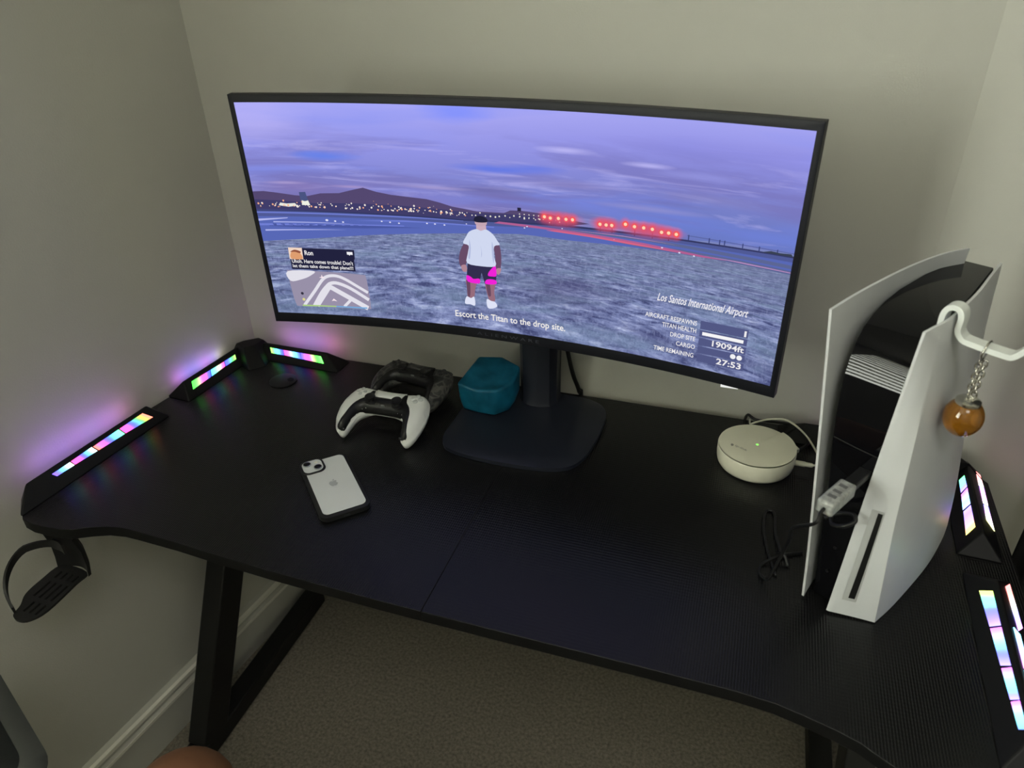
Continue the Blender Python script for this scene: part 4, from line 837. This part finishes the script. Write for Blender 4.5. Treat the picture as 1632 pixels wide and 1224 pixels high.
def controller(loc, yaw, tilt, roll, scale, body_m, trim_mat, pad_m, btn_m, label, lift=0):
    Mx = Matrix.Translation(loc) @ Matrix.Rotation(yaw, 4, 'Z') @ Matrix.Rotation(tilt, 4, 'X') @ Matrix.Rotation(roll, 4, 'Y') @ Matrix.Scale(scale*.001, 4)
    B_ = pillow(OUTC, 3.5, ztop, zbot); lo = min((Mx @ v).z for v in B_.v)
    Mx = Matrix.Translation((0, 0, ZD+.0004+lift-lo)) @ Mx
    c = thing('game_controller', (loc[0], loc[1], ZD), label, 'controller')
    bd = B_.tf(Mx).o('body', body_m, c, True)
    tr = cr_out(BLK, 3); pillow(tr, 3.5, lambda x, y, d: ztop(x, y)+1.7*min(1, d/1.4)+.2, lambda x, y, d: ztop(x, y)-2.5).tf(Mx).o('centre_trim', trim_mat, c, True)
    pd = cr_out(PAD, 3); tp = pillow(pd, 5, lambda x, y, d: ztop(x, max(min(y, 24), -50), None)*.5+ztop(x, y)*.5+1.2*min(1, d/1.5)+.4, lambda x, y, d: ztop(x, y)-1.5).tf(Mx).o('touchpad', pad_m, c, True)
    for s in (-1, 1):
        sk = G().lathe([(9.5, 0), (10.5, 1.0), (8.5, 2.0), (5, 2.6), (4.2, 4), (4.2, 8), (8.8, 10), (9.6, 11), (9.4, 12.4), (7.6, 12.6), (6, 11.6), (.3, 11.2)], 24, (s*25.5, -3.5, 16.0)).tf(Mx).o('analog_stick', plast_m, c, auto=50)
        G().tube([(s*(52+3*k), -64-.2*k, zc(-60)+6) for k in range(3)], [2.5, 3.2, 2.5], 8).tf(Mx).o('grip_tip', plast_m, c, True)
        G().lathe([(9, 0), (9, 6), (6, 7.5), (.5, 7.5)], 12, (0, 0, 0)).tf(Mx @ Matrix.Translation((s*50, 36, -3)) @ Matrix.Rotation(math.radians(-70), 4, 'X') @ Matrix.Scale(1.5, 4, (1, 0, 0))).o('trigger', plast_m, c, True)
    for dx, dy in ((0, 7), (0, -7), (7, 0), (-7, 0)):
        z = ztop(54+dx, 18+dy); G().lathe([(4.6, -1.5), (4.6, 1.0), (3.8, 1.7), (.3, 1.9)], 14, (54+dx, 18+dy, z)).tf(Mx).o('face_button', btn_m, c, auto=50)
        z = ztop(-54+dx, 18+dy); G().prism(rrect(6.2 if dx else 5.4, 5.4 if dx else 6.2, 1.5, 3, -54+dx, 18+dy), z-1.5, z+1.3).tf(Mx).o('direction_button', btn_m, c)
    G().prism(rrect(10, 4.5, 2, 4, 0, 2.0), 16, 18.4).tf(Mx).o('home_button', mat('home_mark', (120, 122, 124), .4), c)
    G().prism(rrect(7, 1.8, .8, 3, 0, -9.5), 14, 17.0).tf(Mx).o('mute_button', mat('mute_mark', (110, 112, 112), .5), c)
    return c
wb_m = mat('white_shell', (222, 224, 222), .4, bump=.05, bscale=1500); bt_m = mat('clear_button', (196, 200, 200), .25); ctr_m = mat('satin_black_trim', (17, 17, 19), .35)
controller((-.2165, -.2180, ZD), math.radians(1), math.radians(9), 0, .97, wb_m, ctr_m, wb_m, bt_m, 'white game controller with black centre in front of the camouflage one')
def camo():
    m = mat('grey_camouflage', (60, 60, 60), .5); nt = m.node_tree; b = nt.nodes['Principled BSDF']
    tc = nt.nodes.new('ShaderNodeTexCoord'); n = nt.nodes.new('ShaderNodeTexNoise'); n.inputs['Scale'].default_value = 55; n.inputs['Detail'].default_value = 1.5; n.inputs['Distortion'].default_value = .6
    nt.links.new(tc.outputs['Object'], n.inputs['Vector']); r = nt.nodes.new('ShaderNodeValToRGB'); r.color_ramp.interpolation = 'CONSTANT'
    st = [(0, (30, 30, 32)), (.44, (58, 58, 58)), (.53, (84, 83, 80)), (.62, (44, 44, 46))]
    while len(r.color_ramp.elements) < 4: r.color_ramp.elements.new(.5)
    for e, (p, c) in zip(r.color_ramp.elements, st): e.position = p; e.color = lin(c)
    nt.links.new(n.outputs['Fac'], r.inputs[0]); nt.links.new(r.outputs[0], b.inputs['Base Color']); return m
cam_m = camo()
controller((-.2140, -.1030, ZD), math.radians(-7), math.radians(6), 0, .92, cam_m, ctr_m, cam_m, mat('dark_button', (40, 40, 42), .4), 'grey camouflage game controller behind the white one, near the wall')

# ---------------------------------------------------------------- frosted teal block
bot = [(-.104, -.146), (-.072, -.151), (-.042, -.151), (-.024, -.128), (-.022, -.090), (-.050, -.074), (-.098, -.080)]
top = [(-.111, -.150, .808), (-.072, -.156, .803), (-.034, -.152, .806), (-.014, -.126, .812), (-.011, -.092, .826), (-.052, -.070, .828), (-.094, -.082, .829)]
midr = [(-.109, -.149, .776), (-.073, -.155, .774), (-.037, -.155, .774), (-.012, -.128, .776), (-.014, -.088, .780), (-.051, -.070, .780), (-.099, -.079, .780)]
g = G(); g.grid([[(x, y, ZD+.0112) for x, y in bot], midr, top, [(-.062+(x+.062)*.55, -.113+(y+.113)*.55, z-.0035) for x, y, z in top]], close_u=True)
g.f += [list(range(7))[::-1], list(range(21, 28))]
im = mat('frosted_teal_resin', (28, 116, 150), .28, var=.35, vscale=35, trans=.6, ior=1.3, bump=.3, bscale=120)
io = bev(g.o('frosted_block', im), .005, 3); io.data.set_sharp_from_angle(angle=math.radians(80))
tag(io, 'translucent teal ice-like block on the left of the monitor foot', 'ornament')

# ---------------------------------------------------------------- foreground and right edge
skin = mat('skin', (140, 98, 74), .55, var=.08, vscale=40, bump=.08, bscale=300)
g = G().tube([(-.02, -1.36, .53), (-.10, -1.15, .525), (-.19, -.95, .515), (-.262, -.800, .500), (-.288, -.745, .470), (-.292, -.732, .42), (-.288, -.735, .30), (-.280, -.75, .18), (-.276, -.765, .10), (-.276, -.75, .055), (-.283, -.70, .040), (-.293, -.62, .026), (-.296, -.56, .018)], [.085, .088, .080, .068, .064, .060, .057, .048, .038, .038, .040, .034, .014], 24, smooth=6)
g.tf(Matrix.Translation((.004, -.022, 0)))
tag(g.o('person', skin, None, True), 'bare knee of a seated person at the bottom edge', 'person')
chair = thing('desk_chair', (-.15, -1.28, 0), 'black chair with an armrest, its light-catching edge painted grey, cut off at the lower left', 'chair')
cf = mat('chair_fabric', (30, 33, 30), .7, bump=.2, bscale=300); ce = mat('armrest_lit_edge', (70, 72, 68), .7)  # lighter edge colour stands for light caught on the rounded rim
M_a = Matrix.Translation((-.468, -.868, .650)) @ Matrix.Rotation(math.radians(-24), 4, 'Z')
g = pillow(rrect(.26, .125, .05, 8), .03, lambda x, y, d: .016*math.sqrt(max(0, 1-max(0, 1-d/.02)**2)), lambda x, y, d: -.014*math.sqrt(max(0, 1-max(0, 1-d/.02)**2))); pad = g.tf(M_a).o('armrest_pad', ce, chair, True)
g = pillow(rrect(.215, .080, .035, 8), .03, lambda x, y, d: .0166+.002*min(1, d/.008), lambda x, y, d: .010); g.tf(M_a).o('armrest_cushion', cf, pad, True)
G().tube([(-.468, -.868, .638), (-.47, -.90, .56), (-.43, -1.05, .46), (-.32, -1.12, .44)], .018, 10).o('armrest_post', plast_m, chair, True)
g = pillow(rrect(.50, .50, .09, 6, -.12, -1.28), .05, lambda x, y, d: .455+.035*math.sqrt(max(0, 1-max(0, 1-d/.04)**2))-.02*0, lambda x, y, d: .40); g.o('seat', cf, chair, True)
G().lathe([(.03, .09), (.03, .40)], 14, (-.12, -1.28, 0)).o('gas_column', plast_m, chair, auto=40)
for k in range(5):
    a = math.radians(72*k+100); e = Vector((-.12+.27*math.cos(a), -1.28+.27*math.sin(a), .07))
    lgx = G().tube([(-.12, -1.28, .10), tuple(e)], [.026, .018], 8, smooth=0).o('base_leg', plast_m, chair)
    G().lathe([(.026, -.012), (.028, -.008), (.028, .008), (.026, .012)], 14, (e.x, e.y, .0285), 'x').o('caster', plast_m, chair, auto=40)
cu_m = mat('charcoal_sheet', (34, 34, 36), .9, bump=.3, bscale=500)  # dark wavy sheet filling the dark area at the right edge
rows = []
for z in (.03, .6, 1.2, 1.8, 2.3):
    rows.append([(.803+.011*math.sin(k*1.15+z*.4), -.108-.26*k/28, z) for k in range(29)])
tag(G().slab(rows, (.004, 0, 0)).o('dark_sheet', cu_m, None, True), 'dark charcoal upright sheet at the right end of the desk', 'dark_sheet')
